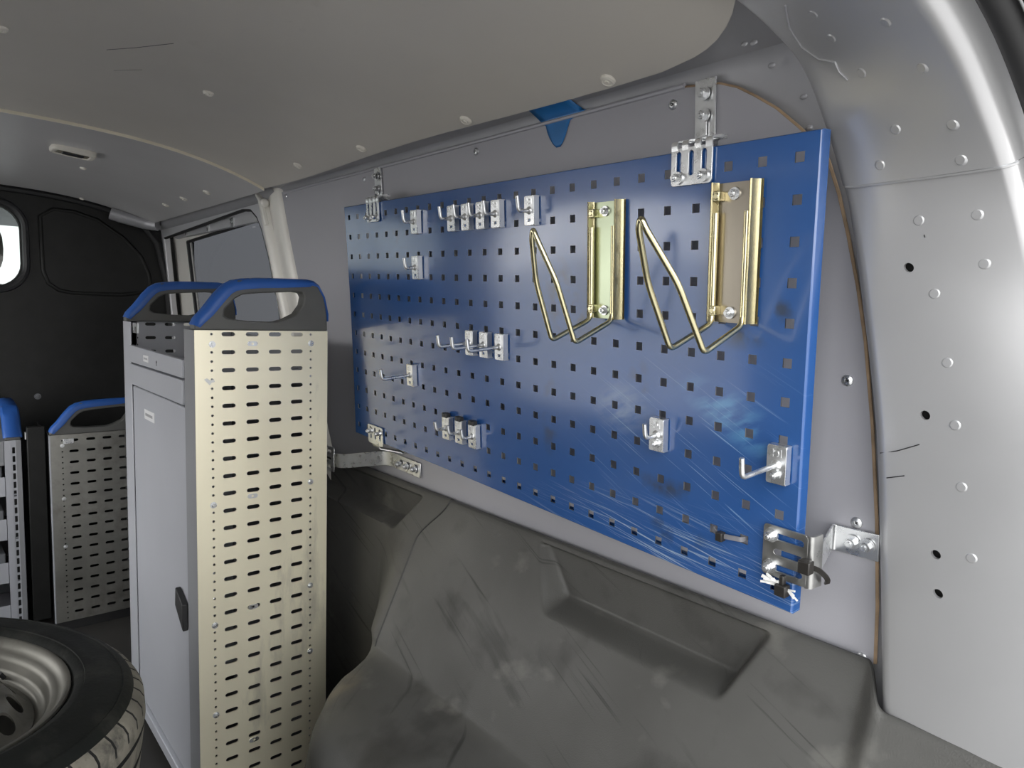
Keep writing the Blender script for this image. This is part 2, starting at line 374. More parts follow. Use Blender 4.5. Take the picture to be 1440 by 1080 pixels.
# planes: right wall sheet leans in at the top like the pegboard
def Ywall(z, off=0.0): return 0.085 - (z - 1.227) * 0.0798 / 0.9965 + off
NW = Vector((0, -0.9968, -0.0798))
def zroof(y): return 1.393 - 0.071 * (abs(y + 0.6) / 0.62) ** 3.5
def view_ray(px, py): return RR * ((px - 720) / FPX) + RD * ((py - 540) / FPX) + RF
def proj(p):
    d = Vector(p) - CAM; z = d.dot(RF); return (d.dot(RR) / z * FPX + 720, d.dot(RD) / z * FPX + 540)
BX = Vector((0.9986540, -0.0436607, -0.0279976)); BY = Vector((0.0457418, 0.9958568, 0.0785932)); BZ = Vector((0.0244501, -0.0797681, 0.9965135))
BO = Vector((0, 0, 1.18))
MB = Matrix(((BX.x, BY.x, BZ.x, BO.x), (BX.y, BY.y, BZ.y, BO.y), (BX.z, BY.z, BZ.z, BO.z), (0, 0, 0, 1)))
def bw(x, y, z): return MB @ Vector((x, y, z))

# ================================================================== SETTING
# floor, ground, left wall, outer skin
bm = BM(); box(bm, (-2.52, -1.42, -0.02), (0.30, 0.12, 0.0)); struct(link('floor', bm, 'floor', smooth=0))
bm = BM(); box(bm, (-30, -30, -0.62), (30, 30, -0.55)); o = struct(link('ground', bm, 'ground', smooth=0))
bm = BM()                                           # unseen left wall, sliding door taken as open, its opening sized for the light
sheet(bm, [(-2.5, 0), (.12, 0), (.12, 1.30), (-2.5, 1.30)], lambda x, z: (x, -1.30 - 0.07 * math.sin(math.pi * z / 1.30), z), lambda x, z: (x, -1.33 - 0.07 * math.sin(math.pi * z / 1.30), z), [rrect(-2.38, .40, -1.15, 1.21, .08)], [(x, z) for x in (-2.44, -.95, -.6, -.3) for z in lin(.1, 1.2, 6)]); struct(link('wall_left', bm, 'wallleft'))
bm = BM()                                           # unseen closed left rear door, added to hold back rear daylight
sheet(bm, [(-1.34, 0), (-.67, 0), (-.67, 1.28), (-1.34, 1.28)], lambda y, z: (.16, y, z), lambda y, z: (.19, y, z)); struct(link('door_light_block', bm, 'wallleft'))
# outer skin behind the right wall, blocks daylight
bm = BM(); box(bm, (-1.45, 0.24, -0.1), (0.30, 0.26, 1.36)); struct(link('trim_1', bm, 'skin', smooth=0))

# roof skin above the liner
bm = BM()
loft(bm, lambda u, v: (u, v, zroof(v) + 0.02 if v < 0.02 else zroof(v) + 0.02), lin(-2.56, 0.06, 8), lin(-1.30, 0.10, 40)); struct(link('trim_2', bm, 'rail'))
bm = BM(); box(bm, (-2.6, -1.45, 1.44), (0.11, 0.26, 1.46)); struct(link('trim_3', bm, 'skin', smooth=0))

# inner quarter skin: side rail between wall sheet and liner
RAIL = [(Ywall(0.50, .011), 0.50), (Ywall(1.0, .011), 1.0), (Ywall(1.2, .011), 1.2), (Ywall(1.27, .011), 1.27), (0.086, 1.298), (0.081, 1.312), (0.070, 1.322), (0.052, 1.330), (0.02, 1.343), (-0.04, 1.365)]
bm = BM()
loft(bm, lambda u, v: (u, RAIL[int(v)][0], RAIL[int(v)][1]), lin(-1.372, 0.07, 30), range(len(RAIL))); struct(link('trim_4', bm, 'rail', smooth=60))
QR = bpy.data.objects['trim_4']
for px, py in ((1047, 62), (1060, 60), (1085, 92), (1130, 136), (1138, 180)):
    d = view_ray(px, py); y = 0.075
    for _ in range(6):
        p = CAM + d * ((y - CAM.y) / d.y)
        y = Ywall(p.z, .010) if p.z < 1.29 else 0.085 - (p.z - 1.29) * 1.6
    bm = BM(); bmesh.ops.create_uvsphere(bm, u_segments=12, v_segments=6, radius=0.0042); bmesh.ops.scale(bm, vec=(1, .5, .7), verts=bm.verts)
    bmesh.ops.translate(bm, vec=p, verts=bm.verts); link('dimple', bm, 'rail', QR)

# roof liner, two boards
def liner(name, outer, dz, m, pts, th=.004):
    bm = BM()
    sheet(bm, outer, lambda x, y: (x, y, zroof(y) + dz), lambda x, y: (x, y, zroof(y) + dz + th), pts=pts, mi=0, side_mi=1)
    return struct(link(name, bm, [m, 'beige'], smooth=30))
def corner(cx, cy, r, a0, a1, n=10): return [(cx + r * math.cos(math.radians(a0 + (a1 - a0) * k / n)), cy + r * math.sin(math.radians(a0 + (a1 - a0) * k / n))) for k in range(n + 1)]
edge_r = [(x, 0.043 + 0.004 * math.sin((x + 1.4) * 7)) for x in lin(-1.388, -0.20, 14)]
out1 = edge_r + corner(-0.175, -0.088, 0.13, 88, 0)[1:] + [(-0.045, y) for y in lin(-0.15, -1.05, 12)] + corner(-0.175, -1.11, 0.13, 0, -90) + [(x, -1.24) for x in lin(-0.25, -1.388, 10)] + [(-1.388, y) for y in lin(-1.2, 0.03, 40)]
pts1 = [(x, y) for x in lin(-1.35, -0.21, 16) for y in lin(-1.215, 0.02, 48)] + [(x, y) for x in (-0.16, -0.11, -0.075) for y in lin(-1.0, -0.2, 24)]
ceil = liner('ceiling', out1, 0.0, 'liner', pts1)
out2 = [(x, 0.043) for x in lin(-2.47, -1.392, 8)] + [(-1.392, y) for y in lin(0.03, -1.2, 40)] + [(x, -1.24) for x in lin(-1.392, -2.47, 8)] + [(-2.47, y) for y in lin(-1.2, 0.03, 40)]
pts2 = [(x, y) for x in lin(-2.43, -1.43, 14) for y in lin(-1.215, 0.02, 48)]
ceil2 = liner('ceiling_front', out2, -0.006, 'liner_front', pts2, .009)
def roof_hit(px, py, dz=0.0):
    d = view_ray(px, py); z = 1.35
    for _ in range(40):
        p = CAM + d * ((z - CAM.z) / d.z); z = 0.5 * z + 0.5 * (zroof(p.y) + dz)
    return p
for (px, py), par, r in [((0, 39), 0, .010), ((293, 130), 0, .009), ((419, 232), 0, .010), ((508, 208), 0, .010), ((655, 168), 0, .010), ((855, 112), 0, .010), ((117, 236), 1, .008), ((115, 279), 1, .008), ((233, 288), 1, .011), ((258, 279), 1, .011), ((291, 270), 1, .011)]:
    p = roof_hit(px, py, -0.006 * par); bm = BM()
    lathe(bm, [(0, -0.0048), (r * .25, -0.0048), (r * .3, -0.0036), (r * .62, -0.0034), (r * .68, -0.0044), (r * .9, -0.003), (r, 0.0)], 20)
    nrm = Vector((0, -(zroof(p.y + .005) - zroof(p.y - .005)) / .01, 1)).normalized()
    bm.transform(Matrix.Translation(p) @ Vector((0, 0, 1)).rotation_difference(nrm).to_matrix().to_4x4())
    o = link('fastener', bm, 'clip', ceil2 if par else ceil)

# ---- right wall sheet
wl = [(-1.184, .678), (-0.735, .678), (-0.3, .678), (0.053, .677), (0.052, .74), (0.047, .83), (0.038, .928), (0.027, 1.013), (0.017, 1.067), (0.005, 1.119), (-0.006, 1.16), (-0.018, 1.194), (-0.033, 1.214), (-0.051, 1.232), (-0.075, 1.254), (-0.101, 1.272), (-0.122, 1.285), (-0.145, 1.294), (-0.193, 1.300), (-0.5, 1.3005), (-0.9, 1.303), (-1.372, 1.306), (-1.345, 1.20), (-1.312, 1.091), (-1.25, .88)]
bm = BM()
side = lambda a, b: 1 if (a[0] > -0.14 and b[0] > -0.14 and a[1] > .679) else 0
sheet(bm, wl, lambda x, z: (x, Ywall(z), z), lambda x, z: (x, Ywall(z, .005), z), pts=gridpts(-1.15, 0.0, 20, .70, 1.18, 8), side_mi=side)
# folded lip along the top edge
lip = [(x, Ywall(1.3005), 1.3015 + (0.0025 if x < -.6 else 0) * (-.6 - x) / .8) for x in lin(-1.36, -0.19, 12)]
wall = struct(link('wall_right', bm, ['panel', 'brown'], smooth=25))
bm = BM(); tube(bm, lip, 0.0034, 8); link('edge_lip', bm, 'panel', wall)
bm = BM(); tube(bm, [(x + .0004, Ywall(z, .0022), z) for x, z in wl[3:19]], .0024, 6); link('board_edge', bm, 'brown', wall)
for (px, py), big in [((947, 147), 1), ((1192, 535), 1), ((1205, 735), 1), ((1213, 925), 1), ((670, 213), 1), ((513, 252), 0), ((403, 276), 0)]:
    d = view_ray(px, py); t = None; n = Vector((0, .9968, .0798)); t = (n.dot(Vector((0, .085, 1.227)) - CAM)) / n.dot(d); p = CAM + d * t
    r = 0.0062 if big else 0.005
    bm = BM(); lathe(bm, [(r, 0), (r * .92, .0016), (r * .6, .003), (r * .42, .0032), (r * .36, .0016), (0, .0012)], 18)
    a = 0.6; 
    for k in range(2):
        c, s_ = math.cos(a + k * math.pi / 2), math.sin(a + k * math.pi / 2); q = r * .3; w_ = r * .09
        v = [bm.verts.new((c * i * q - s_ * j * w_, s_ * i * q + c * j * w_, .0016)) for i, j in ((-1, -1), (1, -1), (1, 1), (-1, 1))]; face(bm, v, 1)
    bm.transform(Matrix.Translation(p) @ Vector((0, 0, 1)).rotation_difference(NW).to_matrix().to_4x4())
    link('screw', bm, ['zinc', 'black'], wall)

# ---- rear pillar (D post) : groove line G to rounded ridge R
GT = [(.50, .080, .124, .225, .115), (.65, .070, .112, .213, .104), (.80, .060, .100, .198, .092), (.93, .050, .089, .184, .083), (1.05, .033, .077, .166, .080), (1.11, .022, .072, .154, .068), (1.155, .012, .066, .143, .052), (1.21, -.002, .052, .133, .018, 1.196), (1.272, -.022, .030, .124, -.025, 1.232), (1.305, -.042, .000, .114, -.075, 1.262), (1.322, -.052, -.05, .104, -.14, 1.288), (1.345, -.06, -.15, .094, -.25, 1.315), (1.375, -.065, -.35, .085, -.45, 1.338), (1.385, -.068, -.7, .08, -.75, 1.35), (1.36, -.065, -1.05, .085, -1.05, 1.335)]
def proud(p): return CAM + (p - CAM) * .965          # the post stands proud of the wall sheet
ST0 = [(proud(Vector((r[1], r[2], r[0]))), proud(Vector((r[3], r[4], r[5] if len(r) > 5 else r[0])))) for r in GT]
ST = [(g + (r - g).normalized() * .009, r) for g, r in ST0]
def crom(a, b, c, d, t): return 0.5 * ((2 * b) + (c - a) * t + (2 * a - 5 * b + 4 * c - d) * t * t + (3 * b - a - 3 * c + d) * t ** 3)
def station(v, k):
    v = max(0, min(len(ST) - 1 - 1e-6, v)); i = int(v); t = v - i; g = lambda j: ST[max(0, min(len(ST) - 1, j))][k]
    return crom(g(i - 1), g(i), g(i + 1), g(i + 2), t)
def pframe(v):
    G, R = station(v, 0), station(v, 1); d = (station(v + .05, 0) + station(v + .05, 1)) - (station(v - .05, 0) + station(v - .05, 1)); d.normalize()
    a = (R - G).normalized(); n = d.cross(a).normalized()
    if n.y > 0 and abs(n.y) > abs(n.z): n = -n
    if n.z > 0 and abs(n.z) >= abs(n.y): n = -n
    return G, R, a, n       # n points into the van
def PS(u, v, lift=0.0):
    G, R, a, n = pframe(v)
    if u < 0:                                   # rolled edge down into the groove beside the wall sheet
        t = -u; q = min(1, t) * math.pi / 2; p = G + a * (-0.013 * math.sin(q) + 0.006 * max(0, t - 1)) - n * (0.015 * (1 - math.cos(q)) + 0.035 * max(0, t - 1))
    elif u > 1:                                 # rounded rear edge turning out to the door opening
        t = u - 1; q = min(1, t) * math.pi / 2
        p = R + a * 0.011 * math.sin(q) - n * (0.013 * (1 - math.cos(q)) + 0.055 * max(0, t - 1)) + a * 0.006 * max(0, t - 1)
    else: p = G.lerp(R, u) + n * 0.003 * math.sin(math.pi * u)
    return p + n * lift
def pinv(px, py):
    best = None; u, v = .5, 6.0
    for a in range(0, 11):
        for b in range(0, 56):
            q = proj(PS(a / 10, b / 4)); e = (q[0] - px) ** 2 + (q[1] - py) ** 2
            if best is None or e < best[0]: best = (e, a / 10, b / 4)
    u, v = best[1:]
    for _ in range(25):
        q = proj(PS(u, v)); qu = proj(PS(u + .01, v)); qv = proj(PS(u, v + .01))
        J = Matrix((((qu[0] - q[0]) / .01, (qv[0] - q[0]) / .01), ((qu[1] - q[1]) / .01, (qv[1] - q[1]) / .01)))
        if abs(J.determinant()) < 1e-3: break
        d = J.inverted() @ Vector((px - q[0], py - q[1])); u += max(-.1, min(.1, d.x * .7)); v += max(-.3, min(.3, d.y * .7))
    return u, v
VS = 6.12                                          # seam between upper and lower pressing
us = [-2, -1.5, -1, -.75, -.5, -.25] + lin(0, 1, 10) + [1.12, 1.25, 1.4, 1.55, 1.7, 1.85, 2.0, 2.5, 3.0]
def pillar(name, v0, v1, holes, lift, nv):
    vs = lin(v0, v1, nv); outer = [(u, v0) for u in us] + [(3.0, v) for v in vs[1:-1]] + [(u, v1) for u in reversed(us)] + [(-2, v) for v in reversed(vs[1:-1])]
    H = []
    for px, py, r in holes:
        u, v = pinv(px, py); eu = (PS(u + .01, v) - PS(u - .01, v)).length / .02; ev = (PS(u, v + .01) - PS(u, v - .01)).length / .02
        H.append([(u + r / eu * math.cos(2 * math.pi * k / 16), v + r / ev * math.sin(2 * math.pi * k / 16)) for k in range(16)])
    pts = [(u, v) for u in us[1:-1] for v in vs[1:-1] if not any((u - sum(p[0] for p in h) / 16) ** 2 / .008 + (v - sum(p[1] for p in h) / 16) ** 2 / .02 < 1 for h in H)]
    bm = BM(); sheet(bm, outer, lambda u, v: PS(u, v, lift), None, H, pts)
    # short turned-in collar so each hole has depth
    for h in H:
        A = [bm.verts.new(PS(u, v, lift)) for u, v in h]; B = [bm.verts.new(PS(u, v, lift - .004)) for u, v in h]
        for k in range(16): face(bm, (A[k], A[(k + 1) % 16], B[(k + 1) % 16], B[k]))
    bmesh.ops.remove_doubles(bm, verts=bm.verts, dist=1e-5)
    return struct(link(name, bm, 'silver', smooth=60))
lower = pillar('trim_5', 0.3, VS, [(1278, 376, .0042), (1301, 584, .0042), (1316, 780, .0042), (1319, 835, .0042)], 0.0, 26)
upper = pillar('trim_6', VS + .01, len(ST) - 1.02, [], 0.0025, 44)
bm = BM(); loft(bm, lambda u, v: PS(u, v, -0.012), lin(0.02, .98, 2), lin(.3, 7, 12)); link('hole_shade_sheet', bm, 'shade_black', lower)  # near-black sheet added behind the holes, its colour standing for shade
dim = [((1215, 100), 1), ((1300, 92), 1), ((1172, 50), 1), ((1248, 27), 1), ((1146, 16), 1), ((1262, 180), 1), ((1342, 173), 1), ((1240, 231), 1), ((1353, 223), 1), ((1292, 310), 0), ((1374, 302), 0), ((1384, 371), 0), ((1314, 413), 0), ((1332, 510), 0), ((1343, 598), 0), ((1352, 685), 0), ((1366, 785), 0)]
for (px, py), up in dim:
    u, v = pinv(px, py); G, R, a, n = pframe(v); p = PS(u, v, .0025 * up)
    bm = BM(); r = .0042; lathe(bm, [(r * 1.3, -.0008), (r * 1.02, .0002), (r * .85, .0008), (r * .4, .0009), (0, .0008)], 16)
    bm.transform(Matrix.Translation(p) @ Vector((0, 0, 1)).rotation_difference(n).to_matrix().to_4x4())
    link('dimple', bm, 'silver', upper if up else lower)
# raised seam lip of the lower pressing
bm = BM(); tube(bm, [PS(u, VS - .02, .0005) for u in lin(-.3, 1.8, 24)], .0016, 6); link('seam_lip', bm, 'silver', lower)
bm = BM(); tube(bm, [PS(u, VS + .005, -.0004) for u in lin(-.3, 1.6, 24)], .0012, 6); link('seam_gap', bm, 'black', lower)
# pressed sealant line on the upper pressing
bm = BM(); tube(bm, [PS(*pinv(px, py), .003) for px, py in ((1107, 3), (1113, 35), (1130, 62), (1155, 80), (1178, 84), (1184, 98), (1196, 110))], .0009, 6); link('sealant_bead', bm, 'rail', upper)

for pp in (((1238, 637), (1262, 634), (1293, 625)), ((1247, 672), (1272, 669)), ((1300, 330), (1301, 334))):
    bm = BM(); tube(bm, [PS(*pinv(*q), .0002) for q in pp], .0005, 5); link('scuff_mark', bm, 'black', lower)
for pp, rad in ((((150, 70), (190, 67), (244, 61)), .0006), (((160, 99), (200, 98)), .0004)):
    bm = BM(); tube(bm, [roof_hit(*q) for q in pp], rad, 5); link('scuff_mark', bm, 'skin', ceil)

# rear door seal and outer frame of the opening
def aper(v, da, dn):
    G, R, a, n = pframe(v); return R + a * da - n * dn
bm = BM(); tube(bm, [aper(v, .027, .026) for v in lin(.3, len(ST) - 1.1, 60)], .0105, 10)
tube(bm, [aper(v, .046, .036) for v in lin(.3, len(ST) - 1.1, 60)], .0095, 10)
struct(link('trim_7', bm, 'black', smooth=60))
bm = BM(); loft(bm, lambda u, v: aper(v, [.040, .056, .064, .082, .100, .112, .118][int(u)], [.065, .052, .044, .044, .052, .08, .14][int(u)]), range(7), lin(.3, len(ST) - 1.1, 60)); struct(link('trim_8', bm, 'silver', smooth=60))

# ---- wheel arch / lower side trim
def zt(X): return .684 - .030 * sstep(.052, .085, X)
def yt(X): return .121 - .036 * sstep(.050, .080, X)
def ysl(X, z): return yt(X) - .010 - (yt(X) - .010 + .003) * max(0, (zt(X) - .008 - z)) / (zt(X) - .008 - .43)
def pocket(X, z):
    xl = -.436 + (.662 - z) * .68; xr = -.045 - (.679 - z) * .49
    a = sstep(xl, xl + .013, X) * (1 - sstep(xr - .016, xr, X)) * sstep(.588, .605, z) * (1 - sstep(.669, .677, z))
    xb = -.758 - (.6865 - z) * .8
    b = (1 - sstep(xb - .020, xb, X)) * sstep(.592, .615, z) * (1 - sstep(.664, .674, z)) * sstep(-1.30, -1.27, X)
    return max(a, b)
def arch_out(X):                                    # how far the wheel box stands into the load space
    t = (X + .57) / -.20
    if t <= 0: return 1.0
    return math.sqrt(max(0.0, 1 - t * t)) if t < 1 else 0.0
def outw(X, y):                                     # ahead of the wheel box the trim runs back out to the body side
    k = 1 - sstep(-.90, -.755, X); return y + (max(y, .082) - y) * k
def trimP(X, t):
    """t 0..1 rim, 1..2 sloped face, 2..3 wheel box"""
    if t < 1:
        q = [(.0, -.014), (.003, -.004), (.0, .0), (-.005, .0), (-.010, -.008)]; f = t * 4; i = min(3, int(f)); f -= i
        y = yt(X) + (q[i][0] * (1 - f) + q[i + 1][0] * f) + (.008 if t < .25 else 0) * (1 - t * 4); z = zt(X) + q[i][1] * (1 - f) + q[i + 1][1] * f
        return Vector((X, y, z))
    if t <= 2:
        z = (zt(X) - .008) + (.43 - zt(X) + .008) * (t - 1); y = ysl(X, z)
        y = y + (max(y, yt(X) + .002) - y) * pocket(X, z)
        return Vector((X, outw(X, y), z))
    f = t - 2; A = arch_out(X)
    box_ = [(-.003, .43), (-.010, .418), (-.028, .410), (-.08, .400), (-.13, .390), (-.165, .372), (-.19, .34), (-.205, .28), (-.21, .15), (-.21, .0)]
    low = [(-.003, .43), (-.002, .42), (.0, .40), (.006, .37), (.010, .33), (.010, .29), (.010, .24), (.010, .17), (.010, .08), (.010, .0)]
    g = f * 9; i = min(8, int(g)); g -= i
    b = Vector(box_[i]).lerp(Vector(box_[i + 1]), g); l = Vector(low[i]).lerp(Vector(low[i + 1]), g)
    y = outw(X, l.x + (b.x - l.x) * A); z = l.y + (b.y - l.y) * min(1, A * 1.6)
    return Vector((X, y, z))
def seamX(t):
    z = trimP(-.73, min(t, 2)).z; return -.742 + .055 * sstep(.60, .685, z)
ts = [0, .1, .25, .4, .5, .65, .75, .88] + lin(1, 2, 84) + lin(2, 3, 30)[1:]
bm = BM(); loft(bm, lambda u, t: trimP(seamX(t) + .0012 + (0.42 - seamX(t)) * u, t), [0, .002] + [x for x in lin(0, 1, 300)[1:]], ts); struct(link('trim_9', bm, 'trim', smooth=60), 'dark grey plastic wheel arch cover with a pocket')
bm = BM(); loft(bm, lambda u, t: trimP(-1.36 + (seamX(t) - .0018 + 1.36) * u, t) + Vector((0, .003, 0)), lin(0, 1, 150), ts); struct(link('trim_10', bm, 'trim', smooth=60), 'dark grey plastic side trim ahead of the seam')
bm = BM(); tube(bm, [trimP(seamX(t), t) + Vector((0, .0006, 0)) for t in lin(.7, 2.12, 60)], .0020, 6); struct(link('trim_11', bm, 'black'))

# ---- sliding door (right) with window, and pillar
def W(x, z, o=0.0): return Vector((x, Ywall(z, o), z))
op = [(-1.475, 1.06), (-1.50, 1.15), (-1.535, 1.23), (-1.56, 1.262), (-1.60, 1.285), (-1.66, 1.291), (-2.47, 1.262), (-2.47, .72), (-1.40, .72)]
outer = [(-1.30, .0), (-1.30, .8), (-1.385, 1.06), (-1.44, 1.20), (-1.49, 1.325), (-2.56, 1.306), (-2.56, .0)]
bm = BM(); sheet(bm, outer, lambda x, z: W(x, z, .004), lambda x, z: W(x, z, .026), [op]); door = struct(link('door_1', bm, 'doorpaint', smooth=30, bevel=.004), 'silver sliding door with a tinted window')
ip = [(-1.53, .78), (-1.555, 1.05), (-1.60, 1.22), (-1.625, 1.268), (-2.33, 1.243), (-2.30, .78)]
bm = BM(); sheet(bm, [(-1.36, .60), (-1.50, 1.31), (-2.55, 1.30), (-2.55, .60)], lambda x, z: W(x, z, .045), lambda x, z: W(x, z, .06), [ip]); link('window_surround', bm, 'pillar_lit', door, smooth=30)
bm = BM(); tube(bm, [W(x, z, .046) for x, z in ip], .006, 6, closed=True); link('window_seal', bm, 'black', door)
bm = BM(); tube(bm, [W(x, z, .010) for x, z in op[:7]], .006, 6); link('opening_seal', bm, 'black', door)
bm = BM(); sheet(bm, [(-1.52, .70), (-1.60, 1.285), (-2.35, 1.26), (-2.33, .70)], lambda x, z: W(x, z, .056), lambda x, z: W(x, z, .060)); struct(link('window_2', bm, 'tinted', smooth=0))
# header band carrying clips
bm = BM(); box(bm, (-2.42, Ywall(1.27, .028), 1.258), (-1.62, Ywall(1.27, .044), 1.292)); link('header_band', bm, 'doorpaint', door)
for px, py in ((263, 325), (294, 320), (329, 313)):
    d = view_ray(px, py); p = CAM + d * ((Ywall(1.27, .03) - CAM.y) / d.y)
    bm = BM(); box(bm, p + Vector((-.012, -.006, -.014)), p + Vector((.012, .004, .014))); cyl(bm, p + Vector((0, -.010, .004)), p + Vector((0, 0, .004)), .007, 10); link('clip', bm, 'zinc', door)
# body pillar between door and wall sheet
prof = [(-.155, .030), (-.150, .004), (-.135, -.010), (-.118, -.012), (-.105, -.004), (-.098, .002), (-.060, -.006), (-.022, -.008), (-.006, -.002), (.004, .012)]
def pilx(z): return -1.372 + (1.306 - z) * .29
bm = BM(); loft(bm, lambda u, z: Vector((pilx(z) + prof[int(u)][0] * (1 if z < 1.2 else 1), Ywall(z, prof[int(u)][1]), z)), range(len(prof)), lin(0.02, 1.318, 16)); pil = struct(link('trim_12', bm, 'pillar_lit', smooth=50))
bm = BM(); tube(bm, fillet([W(-1.500, 1.312, -.012), W(-1.47, 1.290, -.014), W(-1.452, 1.262, -.016), W(-1.447, 1.232, -.014)], .012), .006, 8)
bmesh.ops.create_uvsphere(bm, u_segments=12, v_segments=8, radius=.011, matrix=Matrix.Translation(W(-1.455, 1.287, -.012))); link('door_stop', bm, 'pillar_lit', pil)
# header rail over the door opening
bm = BM(); hp = [(.004, 1.296), (-.006, 1.303), (-.010, 1.313), (-.016, 1.322), (-.034, 1.332)]
loft(bm, lambda u, x: Vector((x, Ywall(1.3) + hp[int(u)][0], hp[int(u)][1] - (x + 1.4) * -.006)), range(5), lin(-2.5, -1.40, 6)); struct(link('trim_13', bm, 'rail', smooth=60))
bm = BM(); tube(bm, fillet([(-2.462, -.085, 1.330), (-2.455, -.06, 1.322), (-2.45, .02, 1.306), (-2.42, .055, 1.302)], .03), .022, 12); struct(link('trim_14', bm, 'rail'))

# ---- bulkhead with window
wn = rrect(-1.05, 1.065, -.343, 1.325, .075, 7)
bo = [(-1.42, -.02), (.20, -.02), (.20, 1.28), (.06, 1.32)] + [(y, zroof(y) + .012) for y in lin(.0, -1.25, 24)] + [(-1.36, 1.2)]
bm = BM(); sheet(bm, bo, lambda y, z: (-2.50, y, z), lambda y, z: (-2.53, y, z), [wn]); bulk = struct(link('wall_front', bm, 'bulk', smooth=30), 'black bulkhead with a window to the cab')
bm = BM(); tube(bm, [(-2.498, y, z) for y, z in rrect(-1.064, 1.051, -.329, 1.339, .085, 8)], .011, 8, closed=True); link('window_gasket', bm, 'blackgloss', bulk)
bm = BM(); sheet(bm, rrect(-1.06, 1.055, -.333, 1.335, .08, 7), lambda y, z: (-2.514, y, z), lambda y, z: (-2.518, y, z)); struct(link('window_1', bm, 'glass', smooth=0))
emb = [(-.287, 1.30), (-.283, 1.12), (-.270, 1.08), (-.24, 1.057), (-.20, 1.050), (-.05, 1.050), (.02, 1.062), (.045, 1.09), (.04, 1.13), (.015, 1.19), (-.04, 1.25), (-.12, 1.305), (-.19, 1.325), (-.25, 1.326)]
bm = BM(); sheet(bm, emb, lambda y, z: (-2.494, y, z), lambda y, z: (-2.500, y, z)); link('pressed_panel', bm, 'bulk', bulk, smooth=30, bevel=.004)
bm = BM(); tube(bm, [(-2.497, y, z) for y, z in emb], .007, 8, closed=True); link('pressed_bead', bm, 'bulk', bulk, smooth=60)
bm = BM(); tube(bm, [(-2.492, y, zroof(y) - .012) for y in lin(-1.1, .02, 30)] + [(-2.492, .07, 1.24), (-2.492, .10, 1.1), (-2.492, .115, .9)], .012, 8); link('edge_seal', bm, 'black', bulk)
p = Vector((-2.5, -.20, .69)); bm = bolt_bm((-2.5, -.312, .695), (1, 0, 0), .007, .010); link('bolt', bm, 'bin', bulk)
# cab beyond: roof and seat
bm = BM(); box(bm, (-3.5, -1.35, 1.34), (-2.56, .1, 1.37)); struct(link('ceiling_cab', bm, 'cabinet_dark', smooth=0))
def superell(bm, c, rx, ry, rz, e=.55, n=24, m=14):
    f = lambda x: math.copysign(abs(x) ** e, x)
    rows = [[bm.verts.new((c[0] + rx * f(math.cos(b)) * f(math.cos(a)), c[1] + ry * f(math.cos(b)) * f(math.sin(a)), c[2] + rz * f(math.sin(b)))) for a in [2 * math.pi * k / n for k in range(n)]] for b in [-math.pi / 2 + .02 + (math.pi - .04) * j / m for j in range(m + 1)]]
    for A, B in zip(rows, rows[1:]):
        for k in range(n): face(bm, (A[k], A[(k + 1) % n], B[(k + 1) % n], B[k]))
    face(bm, rows[0][::-1]); face(bm, rows[-1])
seat = thing('cab_seat', 'dark brown cab seat with headrest behind the bulkhead window', 'seat', (-2.80, -.50, .30))
bm = BM(); superell(bm, (0, 0, .90), .06, .135, .115, .7); link('headrest', bm, 'seat', seat, smooth=60)
bm = BM(); superell(bm, (0, 0, .42), .08, .25, .36, .5); link('backrest', bm, 'seat', seat, smooth=60)
for yy in (-.06, .06):
    bm = BM(); cyl(bm, (0, yy, .74), (0, yy, .86), .008); link('headrest_post', bm, 'zincdull', seat)
bm = BM(); superell(bm, (-.18, 0, .0), .28, .26, .10, .5); link('seat_cushion', bm, 'seat', seat, smooth=60)
bm = BM(); box(bm, (-.42, -.22, -.56), (.06, .22, -.08)); link('seat_base', bm, 'black', seat, bevel=.01)

# ceiling lamp
p = roof_hit(103, 211, -.006); lamp = thing('ceiling_lamp', 'small rectangular interior lamp with silver bezel on the front roof liner', 'lamp', p)
bm = BM(); sheet(bm, rrect(-.036, -.046, .036, .046, .018), lambda x, y: (x, y, -.012), lambda x, y: (x, y, .004), [rrect(-.022, -.032, .022, .032, .008)]); link('bezel', bm, 'clip', lamp, bevel=.004)
bm = BM(); sheet(bm, rrect(-.0225, -.0325, .0225, .0325, .008), lambda x, y: (x, y, -.0105), lambda x, y: (x, y, .002)); link('lens', bm, 'lens', lamp, bevel=.001)
bm = BM(); box(bm, (-.012, -.022, -.0135), (.012, .022, -.010)); link('switch', bm, 'blackgloss', lamp, bevel=.002)
lamp.rotation_euler = (-.10, 0, 0)

